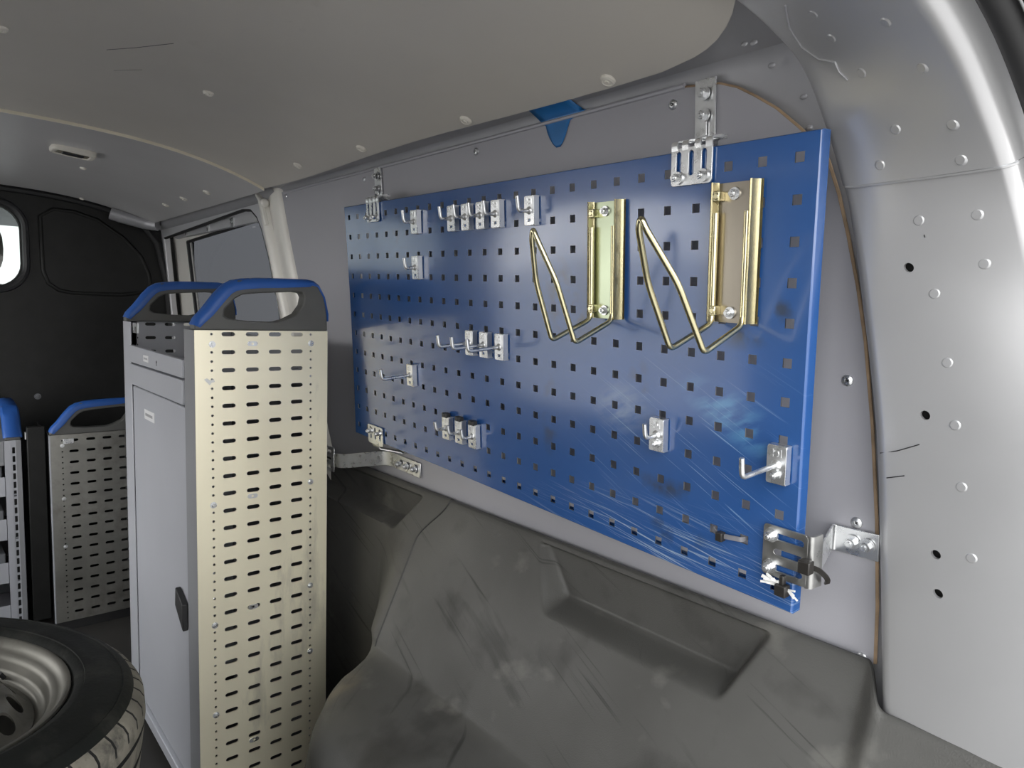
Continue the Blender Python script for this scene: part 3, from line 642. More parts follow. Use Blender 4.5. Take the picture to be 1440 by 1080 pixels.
# ================================================================== PEGBOARD
peg = thing('pegboard', 'large blue perforated steel tool board on the right wall, scratched at its lower right', 'board', mw=MB)
PT = .038; XL, XR, ZT, ZB = -25 * PT - .0195, .0185, .0205, -11 * PT - .0205; HH = .0047
xs = [XL]; 
for c in range(25, -1, -1): xs += [-c * PT - HH, -c * PT + HH]
xs.append(XR); zs = [ZB]
for r in range(11, -1, -1): zs += [-r * PT - HH, -r * PT + HH]
zs.append(ZT)
def bend(x, z):                                     # the sheet is a little battered
    return .0022 * math.sin(x * 9 + 1) * math.sin(z * 8) + .006 * max(0, (x + .30) / .32) * max(0, (-z - .30) / .14) ** 2 * -0.6
bm = BM()
F = [[bm.verts.new((x, bend(x, z), z)) for z in zs] for x in xs]; B_ = [[bm.verts.new((x, bend(x, z) + .0015, z)) for z in zs] for x in xs]
for i in range(len(xs) - 1):
    for j in range(len(zs) - 1):
        if i % 2 == 1 and j % 2 == 1:
            q = ((i, j), (i + 1, j), (i + 1, j + 1), (i, j + 1))
            for k in range(4):
                a, b = q[k], q[(k + 1) % 4]; face(bm, (F[a[0]][a[1]], F[b[0]][b[1]], B_[b[0]][b[1]], B_[a[0]][a[1]]), 1)
            continue
        face(bm, (F[i][j], F[i + 1][j], F[i + 1][j + 1], F[i][j + 1])); face(bm, (B_[i][j + 1], B_[i + 1][j + 1], B_[i + 1][j], B_[i][j]))
face_o = link('perforated_sheet', bm, ['board', 'zincdull'], peg, smooth=20)
# folded flanges
ring = [(XL, z) for z in reversed(zs)] + [(x, ZB) for x in xs[1:-1]] + [(XR, z) for z in zs] + [(x, ZT) for x in reversed(xs[1:-1])]
bm = BM(); rr_ = .002
levels = [(0, 0), (rr_ * .3, rr_ * .29), (rr_ * .7, rr_ * .9), (rr_ * .78, rr_ * 1.6), (rr_ * .78, .014), (-.0008, .0148), (-.013, .0148)]
def off(p, d):
    x, z = p; sx = -1 if x == XL else (1 if x == XR else 0); sz = -1 if z == ZB else (1 if z == ZT else 0)
    return x + sx * d, z + sz * d
Rg = [[bm.verts.new((*[off(p, d)[0]], bend(*p) * (1 if y < .005 else .6) + y, off(p, d)[1])) for p in ring] for d, y in levels]
for a, b in zip(Rg, Rg[1:]):
    for k in range(len(ring)): face(bm, (a[k], a[(k + 1) % len(ring)], b[(k + 1) % len(ring)], b[k]))
link('flange', bm, 'board', peg, smooth=50)

# hooks (built in board space; each one a thing of its own)
HG = 'steel hooks on the blue pegboard'
def hook_parts(t, L, up, cap, wide, screw):
    h = .019; bm = BM(); wd = wide / 2
    outer = rrect(-wd, -h, wd, h, .002, 3)
    sheet(bm, outer, lambda x, z: (x, -.0105, z), lambda x, z: (x, -.0090, z), [rrect(-.003, -.0145, .003, -.0105, .0008, 2)] if not screw else [circle(0, -.010, .0026, 10)])
    for s in (-1, 1): box(bm, (-wd * .98, -.0092, s * h * .98 - .0008), (wd * .98, -.0002, s * h * .98 + .0008))     # feet back to the board
    box(bm, (wd - .0014, -.0100, -h + .001), (wd, -.0015, h - .001))
    link('mounting_plate', bm, 'zinc', t, smooth=25, bevel=.0004)
    bm = BM(); path = fillet([(0, -.0095, 0), (0, -.0105 - L, -.0015), (0, -.0125 - L, up)], .006, 5); tube(bm, path, .0026, 10); link('hook_rod', bm, 'zinc', t, smooth=60)
    bm = BM(); cyl(bm, (0, -.0105, 0), (0, -.0135, 0), .0056, 12, .0036); link('weld_collar', bm, 'zinc', t, smooth=60)
    bm = BM(); cyl(bm, (0, -.0104, .0115), (0, -.0114, .0115), .0036, 10, .0028); box(bm, (-.005, -.0112, .008), (-.0035, -.0104, .016)); box(bm, (.0035, -.0112, .008), (.005, -.0104, .016)); link('pressed_tab', bm, 'zinc', t)
    if screw: link('screw', bolt_bm((0, -.0105, -.010), (0, -1, 0), .0035, .006), 'zinc', t)
    if cap:
        bm = BM(); box(bm, (-wd * .7, -.0125, h - .001), (wd * .7, -.004, h + .0065)); cyl(bm, (0, -.013, h + .003), (0, -.010, h + .003), .003, 8); link('clip_cap', bm, 'black', t, bevel=.001)
hooks = [
    (-17.92, .59, .018, .018, 0, 'short steel hook on the top row, leftmost, by the upper left bracket'),
    (-17.90, 2.57, .018, .016, 0, 'lone short steel hook directly below the leftmost top-row hook'),
    (-14.93, .61, .018, .017, 0, 'first from left in the tight row of four short hooks at the board top'),
    (-13.92, .61, .018, .017, 0, 'second from left in the tight row of four short hooks at the board top'),
    (-12.90, .61, .018, .017, 0, 'third from left in the tight row of four short hooks at the board top'),
    (-11.92, .61, .018, .017, 0, 'fourth from left in the tight row of four short hooks at the board top'),
    (-9.93, .62, .018, .018, 0, 'short steel hook right above the tip of the left wire holder'),
    (-13.80, 5.60, .054, .016, 0, 'left one of three long steel hooks side by side mid-board'),
    (-12.83, 5.60, .054, .016, 0, 'middle one of three long steel hooks side by side mid-board'),
    (-11.82, 5.60, .054, .016, 0, 'right one of three long steel hooks side by side mid-board'),
    (-18.75, 7.52, .054, .016, 0, 'lone long steel hook near the lower left of the blue board'),
    (-15.80, 9.51, .018, .014, 1, 'left one of three short hooks with black caps low on the board'),
    (-14.78, 9.50, .018, .014, 1, 'middle one of three short hooks with black caps low on the board'),
    (-13.78, 9.50, .018, .014, 1, 'right one of three short hooks with black caps low on the board'),
    (-4.00, 7.58, .018, .016, 2, 'lone short hook with a screw, in the scuffed lower right area'),
    (0.00, 7.60, .056, .018, 2, 'long steel hook with a screw at the right edge of the board')]
for c, r, L, up, kind, lab in hooks:
    t = thing('pegboard_hook', lab, 'hook', group=HG, mw=MB @ Matrix.Translation((c * PT, bend(c * PT, -r * PT), -r * PT)))
    hook_parts(t, L, up, kind == 1, .0205, kind == 2)

# two yellow-zinc wire holders
def holder(x0, z0, label, platem, apex, mid):
    wdt = .055; hgt = .139
    t = thing('wire_holder', label, 'holder', group='wire holders on the blue pegboard', mw=MB @ Matrix.Translation((x0 + wdt / 2, min(bend(x0 + wdt * i, z0 - hgt * j) for i in (0, .5, 1) for j in (0, .5, 1)) - .001, z0)))
    a = wdt / 2; bm = BM()
    sheet(bm, rrect(-a + .008, -hgt, a - .008, -.001, .002, 3), lambda x, z: (x, -.0035, z), lambda x, z: (x, -.002, z), [circle(0, -.012, .003, 10), circle(0, -hgt + .012, .003, 10)]); link('back_plate', bm, platem, t, smooth=25)
    for s in (-1, 1):                               # folded channel sides
        bm = BM(); pr = [(s * (a - .009), -.0035), (s * (a - .0075), -.006), (s * (a - .0068), -.0108), (s * (a - .0055), -.0116), (s * (a - .0042), -.0108), (s * (a - .0035), -.004), (s * (a - .001), -.0006), (s * (a + .002), -.0006)]
        loft(bm, lambda u, z: (pr[int(u)][0], pr[int(u)][1], z), range(len(pr)), [-hgt, 0])
        bmesh.ops.solidify(bm, geom=bm.faces[:], thickness=.0012); link('channel_side', bm, 'yellow_zinc', t, smooth=40)
        bm = BM(); bx_ = s * (a - .012)
        if s < 0:
            for zz in (-.014, -hgt + .012):
                bm2 = BM(); box(bm2, (bx_ - .003, -.0135, zz - .005), (bx_ + .004, -.003, zz + .005)); cyl(bm2, (bx_ + .0005, -.0145, zz), (bx_ + .0005, -.012, zz), .0035, 10); link('retaining_tab', bm2, 'yellow_zinc', t, bevel=.001)
        bm.free()
    for zz in (-.012, -hgt + .010): link('screw', bolt_bm((0, -.0035, zz), (0, -1, 0), .0042, .007), 'zinc', t)
    r = .0031; k = a - .0095
    top = [(-.004 - apex[2], -apex[0] + .001, apex[1] - .008), (0, -apex[0] - .0005, apex[1] + .002), (.004 + apex[2], -apex[0] + .001, apex[1] - .008)]
    Lp = [(-k, -.0085, -.03), (-k, -.0085, -hgt - .001), (-k - .002, -.071, -.162), (-k * .98, -mid[0], mid[1])]
    Rp = [(-x, y, z) for x, y, z in Lp][::-1]
    path = fillet(Lp + top + Rp, [.010, .007, .012, .008, .006, .008, .012, .007, .010], 6)
    bm = BM(); tube(bm, path, r, 12); link('bent_wire', bm, 'yellow_zinc', t, smooth=60)
    return t
holder(-.269, -.021, 'left wire holder with greenish yellow plate, beside the short top hook', 'yzplate', (.115, -.036, .0), (.097, -.092))
holder(-.0905, -.0155, 'right wire holder with brownish plate, below the upper right bracket', 'yzplate2', (.139, -.040, .0), (.109, -.096))

# ---- board brackets
def slot_plate(bm, x0, x1, z0, z1, horiz, y=-.0020, t=.002):
    cx, cz = (x0 + x1) / 2, (z0 + z1) / 2; H = []
    for k in (-1, 0, 1):
        if horiz: H.append(stadium(cx + .004, cz + k * (z1 - z0) * .31, (x1 - x0) * .66, .0065, 5))
        else: H.append(stadium(cx + k * (x1 - x0) * .31, cz + .003, .0065, (z1 - z0) * .66, 5))
    sheet(bm, rrect(x0, z0, x1, z1, .004, 4), lambda x, z: (x, y - t, z), lambda x, z: (x, y, z), H)
def inv(p): return MB.inverted() @ Vector(p)
def top_bracket(x0, x1, ax, label, zarm=(1.232, 1.302)):
    t = thing('board_bracket', label, 'bracket', group='steel brackets of the blue pegboard', mw=MB)
    bm = BM(); slot_plate(bm, x0, x1, -.014, .0245, False); link('slotted_plate', bm, 'zinc', t, smooth=25, bevel=.0006)
    cx = (x0 + x1) / 2
    for k in (-1, 0, 1, ):
        pass
    bm = BM(); w_ = x1 - x0
    for f in (-.42, -.155, .155, .42):
        strap(bm, fillet([(cx + f * w_, -.003, .022), (cx + f * w_, -.004, .031), (cx + f * w_, .016, .033)], .006), w_ * .15, .002, (1, 0, 0))
    box(bm, (x0 + .001, .012, .031), (x1 - .001, .022, .035)); link('bent_top', bm, 'zinc', t, smooth=40)
    a0 = inv(W(ax, zarm[0] - .004, -.002)); a1 = inv(W(ax, zarm[0] + .012, -.002)); a2 = inv(W(ax, zarm[1], -.002)); s0 = Vector((cx, .018, .033))
    bm = BM(); strap(bm, fillet([s0, a0, a2], .010), .028, .0022, (1, 0, 0)); link('arm', bm, 'zinc', t, smooth=40, bevel=.0008)
    nb = inv(Vector(W(ax, 1.28)) + NW) - inv(W(ax, 1.28))
    for f in (.46, .78): link('bolt', bolt_bm(a0.lerp(a2, f) + nb * .003, nb, .0055, .008), 'zinc', t)
    bm = BM(); st = a0.lerp(a2, .16) + nb * .0035; strap(bm, [st, a0.lerp(a2, .36) + nb * .0035], .008, .002, (1, 0, 0)); link('pressed_rib', bm, 'zinc', t)
    for f in (-.31, .31): link('nut', bolt_bm((cx + f * w_, -.004, -.006), (0, -1, 0), .0046, .009), 'zinc', t)
top_bracket(-.866, -.818, -.902, 'upper left steel bracket holding the board to the wall sheet')
top_bracket(-.145, -.093, -.160, 'upper right steel bracket holding the board to the wall sheet')
# lower right
t = thing('board_bracket', 'lower right steel bracket reaching from the board edge to the wall', 'bracket', group='steel brackets of the blue pegboard', mw=MB)
bm = BM(); slot_plate(bm, -.0135, .034, -.406, -.353, True, y=-.0035); link('slotted_plate', bm, 'zincdull', t, smooth=25, bevel=.0006)
bm = BM(); strap(bm, fillet([(.0325, -.0045, -.3795), (.038, -.0042, -.3795), (.040, .010, -.379)], .004), .053, .002, (0, 0, 1)); link('bent_lip', bm, 'zincdull', t, smooth=40)
q0 = Vector((.039, .008, -.379)); q1 = inv(W(.006, .804, -.003)); q2 = inv(W(.054, .804, -.003)); nb = inv(W(0, .8) + NW) - inv(W(0, .8))
bm = BM(); strap(bm, fillet([q0, q1 + nb * .0, q2], .006), .029, .0022, (0, 0, 1)); link('arm', bm, 'zinc', t, smooth=40, bevel=.001)
for f in (.45, .76): link('bolt', bolt_bm(q1.lerp(q2, f) + nb * .002, nb, .0055, .008), 'zinc', t)
for zz in (-.363, -.396): link('nut', bolt_bm((-.004, -.0055, zz), (0, -1, 0), .0050, .009), 'zinc', t)
# lower left
t = thing('board_bracket', 'lower left steel bracket under the bottom corner of the board', 'bracket', group='steel brackets of the blue pegboard', mw=MB)
bm = BM(); slot_plate(bm, -.905, -.843, -.446, -.408, False); link('slotted_plate', bm, 'zinc', t, smooth=25, bevel=.0006)
p1 = inv(W(-.868, .742, -.003)); p2 = inv(W(-.868, .775, -.003))
bm = BM(); strap(bm, fillet([(-.874, -.003, -.440), (-.874, -.003, -.452), p1, p2], .006), .030, .002, (1, 0, 0)); link('arm', bm, 'zincdull', t, smooth=40)
for x in (-.891, -.857): link('nut', bolt_bm((x, -.004, -.420), (0, -1, 0), .0046, .009), 'zinc', t)
# cabinet bracket
t = thing('cabinet_bracket', 'long bent steel strap from the tall cabinet to the wall under the board', 'bracket')
bm = BM(); H = [stadium(-1.060 + 0, .703 + k * .0165, .036, .0065) for k in (-1, 0, 1)]
sheet(bm, rrect(-1.092, .676, -1.030, .730, .004), lambda x, z: (x, .052, z), lambda x, z: (x, .054, z), H); link('slotted_plate', bm, 'zinc', t, smooth=25)
bm = BM(); strap(bm, fillet([(-1.034, .053, .703), (-1.014, .056, .704), (-1.004, .064, .704), (-.925, Ywall(.71, -.004), .720), (-.80, Ywall(.71, -.004), .716)], [.01, .01, .02]), .030, .0022, (0, 0, 1)); link('arm', bm, 'zinc', t, smooth=40, bevel=.001)
for x in (-.874, -.848, -.818): link('bolt', bolt_bm(W(x, .717, -.006), NW, .0060, .009), 'zinc', t)

# cable ties and tape
t = thing('cable_tie', 'black cable tie looped on the bend of the lower right bracket', 'cable tie', mw=MB)
bm = BM(); box(bm, (.030, -.016, -.388), (.042, -.006, -.375)); link('tie_head', bm, 'tie', t, bevel=.0012)
bm = BM(); strap(bm, fillet([(.036, -.012, -.380), (.044, -.002, -.384), (.050, .006, -.394), (.046, .012, -.402)], .006), .005, .0016, (1, .3, 1)); link('tie_strap', bm, 'tie', t)
t = thing('cable_tie', 'frayed white tie with a dark head under the lower right bracket', 'cable tie', mw=MB)
bm = BM(); box(bm, (.006, -.014, -.421), (.018, -.004, -.409)); box(bm, (.009, -.011, -.412), (.014, -.005, -.400)); link('tie_head', bm, 'tie', t, bevel=.0012)
bm = BM()
for k in range(16):
    a = random.uniform(-.5, .5); x = random.uniform(-.006, .004); x2 = x + random.uniform(-.012, .004)
    strap(bm, [(.008 + x * .6, -.008, -.4105 + random.uniform(-.002, .002)), (.002 + x2, -.009 + random.uniform(-.003, .002), -.408 + random.uniform(-.006, .005))], .0022, .0007, (0, .3, 1))
for k in range(6): strap(bm, [(.017, -.008, -.413), (.026 + random.uniform(-.002, .003), -.009, -.416 + random.uniform(-.006, .006))], .0018, .0007, (0, .3, 1))
link('frayed_strap', bm, 'creamtag', t, smooth=0)
t = thing('cable_tie', 'grey cable tie threaded through two lower board holes', 'cable tie', mw=MB)
bm = BM(); strap(bm, fillet([(-.038, .006, -.380), (-.039, -.004, -.380), (-.050, -.0055, -.381), (-.066, -.0055, -.383), (-.076, -.002, -.380), (-.076, .006, -.379)], .004), .005, .0014, (0, 0, 1)); link('tie_strap', bm, 'tiegrey', t)
bm = BM(); box(bm, (-.067, -.011, -.388), (-.059, -.003, -.378)); link('tie_head', bm, 'tie', t, bevel=.001)

def tape_pt(x, s):     # s>0 down the wall sheet, s<0 up over the rail
    if s >= 0: return W(x, 1.3005 - s, -.0012)
    k = -s; pr = [(Ywall(1.3005) - .0012, 1.3005), (Ywall(1.3005) - .003, 1.3050), (.0845, 1.3055), (.079, 1.314), (.067, 1.3215), (.050, 1.330)]
    d = 0
    for (a, b), (c, e) in zip(pr, pr[1:]):
        l = math.hypot(c - a, e - b)
        if k <= d + l: f = (k - d) / l; return Vector((x, a + (c - a) * f - .0012, b + (e - b) * f - .0006))
        d += l
    return Vector((x, pr[-1][0], pr[-1][1]))
bm = BM()
tl = [(.046, -.012, .0), (.042, -.004, .002)]
rows = [(-.044, -.452, -.372), (-.034, -.450, -.368), (-.022, -.447, -.362), (-.012, -.440, -.352), (-.006, -.436, -.346), (0, -.432, -.366), (.004, -.426, -.378), (.012, -.424, -.382), (.022, -.419, -.387), (.030, -.413, -.392), (.036, -.406, -.398)]
rows = [(s, a, b) for s, a, b in rows]
G = [[bm.verts.new(tape_pt(a + (b - a) * f, s)) for f in lin(0, 1, 6)] for s, a, b in rows]
for A, B in zip(G, G[1:]):
    for k in range(6): face(bm, (A[k], A[k + 1], B[k + 1], B[k]))
o = link('masking_tape', bm, 'tape', smooth=40); o['label'] = 'torn blue tape stuck over the top edge of the wall sheet'; o['category'] = 'tape'
md = o.modifiers.new('t', 'SOLIDIFY'); md.thickness = .0004; md.offset = 0

# ================================================================== CABINETS
def end_panel_bm(w_, z0, z1, rows, ztop, slots, hx, hole=True, slot_w=.025, t=.0025):
    """sheet in the y-z plane at x=0, y from 0 (left) to w_"""
    H = []
    for k in range(rows):
        z = ztop - k * .0339
        for y in slots: H.append(stadium(y, z, slot_w, .0080, 4))
        for y in hx:
            H.append(circle(y, z, .0025, 8)); 
            if z - .01695 > z0 + .01: H.append(circle(y, z - .01695, .0025, 8))
    bm = BM(); sheet(bm, [(0, z0), (w_, z0), (w_, z1), (0, z1)], lambda y, z: (0, y, z), lambda y, z: (-t, y, z), H); return bm
def handle(parent, w_, x, z, thick=.030, mirror=False):
    """grey moulded end cap with a grip opening and a blue top pad (y 0..w_)"""
    h = .098
    outer = [(0, 0), (w_, 0), (w_ - .001, .03), (w_ - .006, .065), (w_ - .018, .088), (w_ - .032, h - .002)] + [(w_ - .04 - (w_ - .12) * k / 5, h - .0006 * k) for k in range(6)] + [(.07, .088), (.055, .079), (.04, .062), (.02, .035), (.006, .020), (0, .012)]
    hole = [(.062, .022), (.10, .018), (.15, .017), (w_ - .090, .022), (w_ - .066, .034), (w_ - .053, .052), (w_ - .050, .068), (w_ - .054, .076), (w_ - .07, .0775), (.12, .072), (.088, .068), (.074, .060), (.055, .040), (.053, .028)]
    bm = BM(); sheet(bm, outer, lambda y, q: (x, y, z + q), lambda y, q: (x - thick, y, z + q), [hole]); link('handle_frame', bm, 'plastic', parent, smooth=35, bevel=.003)
    pad = [(-.0015, .010), (.004, .022), (.020, .040), (.040, .067), (.055, .0835), (.070, .0925), (.09, .0965), (.12, .0995), (.16, .101), (w_ - .04, .1025), (w_ - .030, .101), (w_ - .018, .093), (w_ - .006, .070), (w_ + .0015, .035), (w_ + .001, .02)]
    thk = [.012, .016, .018, .019, .019, .019, .0185, .018, .017, .014, .010, .006, .004, .003, .002]
    inn = []
    for i, (a, b) in enumerate(pad):
        c = Vector(pad[min(i + 1, len(pad) - 1)]) - Vector(pad[max(i - 1, 0)]); c.normalize(); n = Vector((c.y, -c.x)); inn.append((a + n.x * thk[i], b + n.y * thk[i]))
    bm = BM(); rings = []
    for (a, b), (c, d) in zip(pad, inn):
        m_ = ((a + c) / 2, (b + d) / 2)
        rings.append([bm.verts.new(p) for p in ((x + .0025, c, z + d), (x + .004, m_[0], z + m_[1]), (x - .002, a, z + b), (x - thick * .5, a + (a - c) * .12, z + b + (b - d) * .12), (x - thick + .002, a, z + b), (x - thick - .004, m_[0], z + m_[1]), (x - thick - .0025, c, z + d))])
    for A, B in zip(rings, rings[1:]):
        for k in range(7): face(bm, (A[k], A[(k + 1) % 7], B[(k + 1) % 7], B[k]))
    face(bm, rings[0][::-1]); face(bm, rings[-1]); link('handle_pad', bm, 'blue', parent, smooth=50)
SL = [.0605, .1055, .1500, .1945]
def perf_unit(name, label, x0, y0, w_, length, z1, m, rows, ztop):
    t = thing(name, label, 'cabinet', (x0, y0, 0), group='van shelving cabinets')
    # near end: perforated sheet, front post, rear flange
    link('perforated_panel', end_panel_bm(w_, .03, z1, rows, ztop, SL, (.030, .224)), m, t, smooth=0)
    return t
# --- tall cabinet in front
X0, Y0, WD, LEN, Z1 = -1.012, -.233, .2605, .57, .980
t = perf_unit('tall_cabinet', 'tall grey cabinet with a perforated warm-toned end panel and two blue handles', X0, Y0, WD, LEN, Z1, 'alu', 28, .973)
def post(x_a, x_b, front_y=0.0, d=.03, z0=.03, z1=Z1, m='cabinet_dark'):
    bm = BM(); box(bm, (x_a, front_y, z0), (x_b, front_y + .0025, z1)); box(bm, (x_a, front_y, z0), (x_a + .0025, front_y + d, z1)); return bm
link('front_post', post(-.066, -.0005, 0), 'cabinet_dark', t, bevel=.001)
link('front_post', post(-LEN, -LEN + .075, 0), 'cabinet', t, bevel=.001)
bm = BM(); box(bm, (-.05, WD - .0025, .03), (-.003, WD, Z1)); link('rear_flange', bm, 'alu', t)
bm = end_panel_bm(WD, .03, Z1, 28, .973, SL, (.030, .224)); bmesh.ops.translate(bm, vec=(-LEN + .0025, 0, 0), verts=bm.verts); link('perforated_panel', bm, 'cabinet', t, smooth=0)
bm = BM(); box(bm, (-LEN + .003, WD - .004, .05), (-.003, WD - .001, .955)); link('back_panel', bm, 'cabinet_dark', t)
handle(t, WD, .0, Z1); handle(t, WD, -LEN + .032, Z1)
# tray, drawer, door
bm = BM(); sheet(bm, [(-LEN + .078, .886), (-.067, .886), (-.067, .921), (-LEN + .078, .926)], lambda x, z: (x, -.004, z), lambda x, z: (x, .006, z)); box(bm, (-LEN + .004, .006, .884), (-.003, WD - .004, .890)); tr = link('top_tray', bm, 'cabinet', t, bevel=.0012)
bm = BM(); cyl(bm, (-.25, -.0045, .903), (-.25, -.0038, .903), .003, 10); box(bm, (-.251, -.0046, .895), (-.249, -.0038, .903)); link('keyhole', bm, 'black', tr)
bm = BM(); box(bm, (-.36, -.0046, .897), (-.315, -.0038, .911)); box(bm, (-.352, -.0050, .902), (-.324, -.0045, .906), 1); link('sticker', bm, ['white', 'ink'], tr, smooth=0)
bm = BM(); box(bm, (-LEN + .078, -.004, .834), (-.067, .008, .882)); link('drawer_front', bm, 'cabinet', t, bevel=.0015)
bm = BM(); box(bm, (-LEN + .078, .002, .060), (-.067, .010, .829)); dr = link('door_panel', bm, 'cabinet', t, bevel=.003)
bm = BM(); box(bm, (-.385, .0012, .765), (-.30, .0022, .787)); box(bm, (-.375, .0008, .773), (-.315, .0014, .779), 1); link('sticker', bm, ['white', 'ink'], dr, smooth=0)
bm = BM(); sheet(bm, [(-.069, .382), (-.069, .437), (-.118, .458), (-.122, .42)], lambda x, z: (x, -.010, z), lambda x, z: (x, .001, z)); link('door_handle', bm, 'black', dr, bevel=.002)
bm = BM(); box(bm, (-LEN + .078, -.006, .030), (-.067, .030, .057)); link('bottom_rail', bm, 'cabinet', t, bevel=.002)
for x in (-LEN + .04, -.04):
    for y in (.03, WD - .03):
        bm = BM(); cyl(bm, (x, y, 0), (x, y, .034), .014, 12); link('foot', bm, 'black', t)
bm = BM(); box(bm, (-LEN + .079, .004, .955), (-LEN + .125, .007, .978)); cyl(bm, (-LEN + .105, .0035, .967), (-LEN + .105, .0042, .967), .003, 8, mi=1); link('corner_tab', bm, ['zinc', 'black'], t)
for y, z in ((.031, .954), (.224, .955), (.030, .649), (.224, .668), (.030, .411), (.224, .445), (.030, .228), (.224, .300), (.030, .05)): link('screw', bolt_bm((0, y, z), (1, 0, 0), .0042, .004), 'zinc', t)
for y, z in ((.1055, .955), (.104, .656), (.104, .43), (.104, .148)):
    bm = BM(); sheet(bm, stadium(y, z, .020, .009), lambda a, b: (.0012, a, b), lambda a, b: (-.0005, a, b), [circle(y, z, .0025, 10)]); link('slot_nut', bm, 'zinc', t)
bm = BM(); sheet(bm, [(.016, .889), (.021, .891), (.027, .887), (.033, .889), (.035, .884), (.029, .882), (.026, .878), (.021, .883)], lambda a, b: (.0004, a, b), lambda a, b: (-.0001, a, b)); link('rub_mark', bm, 'zincdull', t)
# --- low cabinet ahead of it
X2, Y2 = -2.13, -.325
t = perf_unit('low_cabinet', 'low cabinet with a dark perforated end panel and one blue handle, behind the tall cabinet', X2, Y2, WD, .30, .618, 'alu_shaded', 17, .600)
bm = BM(); box(bm, (-.30, 0, .03), (-.001, .003, .618)); link('front_panel', bm, 'bulk', t)
bm = BM(); box(bm, (-.012, -.003, .03), (.0, .0, .618)); link('front_post', bm, 'cabinet', t)
bm = BM(); box(bm, (-.075, -.052, .03), (-.055, -.006, .640)); link('side_frame', bm, 'bulk', t, bevel=.002)
bm = BM(); box(bm, (-.085, -.055, .600), (-.075, -.004, .622)); cyl(bm, (-.076, -.03, .611), (-.0745, -.03, .611), .006, 10); link('corner_tab', bm, 'zinc', t)
handle(t, WD, .0, .618)
bm = BM(); box(bm, (-.30, WD - .003, .03), (-.003, WD, .6)); link('back_panel', bm, 'cabinet_dark', t)
bm = BM(); box(bm, (-.30, .003, .0), (-.004, WD - .003, .05)); link('plinth', bm, 'black', t)
for z in (.585, .42, .27): link('screw', bolt_bm((0, .030, z), (1, 0, 0), .004, .004), 'zinc', t)
bm = BM(); box(bm, (.0, .032, .590), (.004, .06, .606)); link('latch_tab', bm, 'zinc', t, bevel=.001)
# --- low shelf unit against the bulkhead
X3, YR = -2.205, -.388
t = thing('bin_shelf', 'low shelf unit with pale lips and dark bins, at the left photo edge', 'shelf', (X3, YR, 0), group='van shelving cabinets')
LN = .80
for yy in (0.0, -LN):
    bm = BM(); H = [rrect(-.018 + 0, z, -.008, z + .020, .001, 1) for z in [.05 + .0265 * k for k in range(20)]]
    sheet(bm, [(-.28, .02), (.0, .02), (.0, .60), (-.28, .60)], lambda x, z: (x, yy, z), lambda x, z: (x, yy - .0025, z), H); link('side_panel', bm, 'cabinet_dark', t, smooth=0)
    sg = 1 if yy == 0 else -1
    bm = BM(); box(bm, (-.003, yy - .044 * (sg > 0) , .02), (.0, yy - .044 * (sg > 0) + .017, .60)); fp = link('front_post', bm, 'cabinet', t)
    bm = BM(); sheet(bm, [(yy - .027, .02), (yy - .015, .02), (yy - .015, .60), (yy - .027, .60)], lambda y, z: (-.001, y, z), lambda y, z: (-.003, y, z), [rrect(yy - .0245, z, yy - .0175, z + .019, .001, 1) for z in [.03 + .0265 * k for k in range(21)]]); link('slotted_strip', bm, 'cabinet', fp, smooth=0)
    bm = BM(); box(bm, (-.012, yy - .015, .02), (.0, yy, .60)); link('post_edge', bm, 'cabinet_dark', fp)
    bm = BM(); box(bm, (-.030, yy - .027, .02), (-.012, yy - .014, .60)); link('slot_shade_block', bm, 'shade_black', fp)  # near-black block behind the slots, painted in place of inner shade
bm = BM(); box(bm, (-.283, -LN, .02), (-.28, 0, .60)); link('back_panel', bm, 'cabinet_dark', t)
for k, (zl, zh) in enumerate(((.545, .60), (.43, .49), (.295, .36), (.16, .225), (.03, .09))):
    if k: 
        bm = BM(); box(bm, (-.28, -LN, zl), (-.006, -.003, zl + .004)); box(bm, (-.006, -LN, zl), (-.003, -.045, zh)); link('shelf', bm, 'cabinet', t, bevel=.001)
    else:
        bm = BM(); box(bm, (-.28, -LN, zh - .004), (-.006, -.003, zh)); box(bm, (-.006, -LN, zl - .02), (-.003, -.045, zh)); link('top_panel', bm, 'cabinet_dark', t, bevel=.001)
for k, zb in enumerate((.434, .299, .164)):
    for j in range(4):
        y1 = -.050 - j * .185; bm = BM(); box(bm, (-.24, y1 - .18, zb), (-.022, y1, zb + .085)); link('bin', bm, 'bin', t, bevel=.003)
# its handle seen end-on
h0 = set(bpy.data.objects); handle(t, .262, .0, .600, thick=.040)
for o in set(bpy.data.objects) - h0: o.data.transform(Matrix.Translation((0, -.042, 0)) @ Matrix.Rotation(math.pi / 2, 4, 'Z') @ Matrix.Translation((.040, 0, 0)))

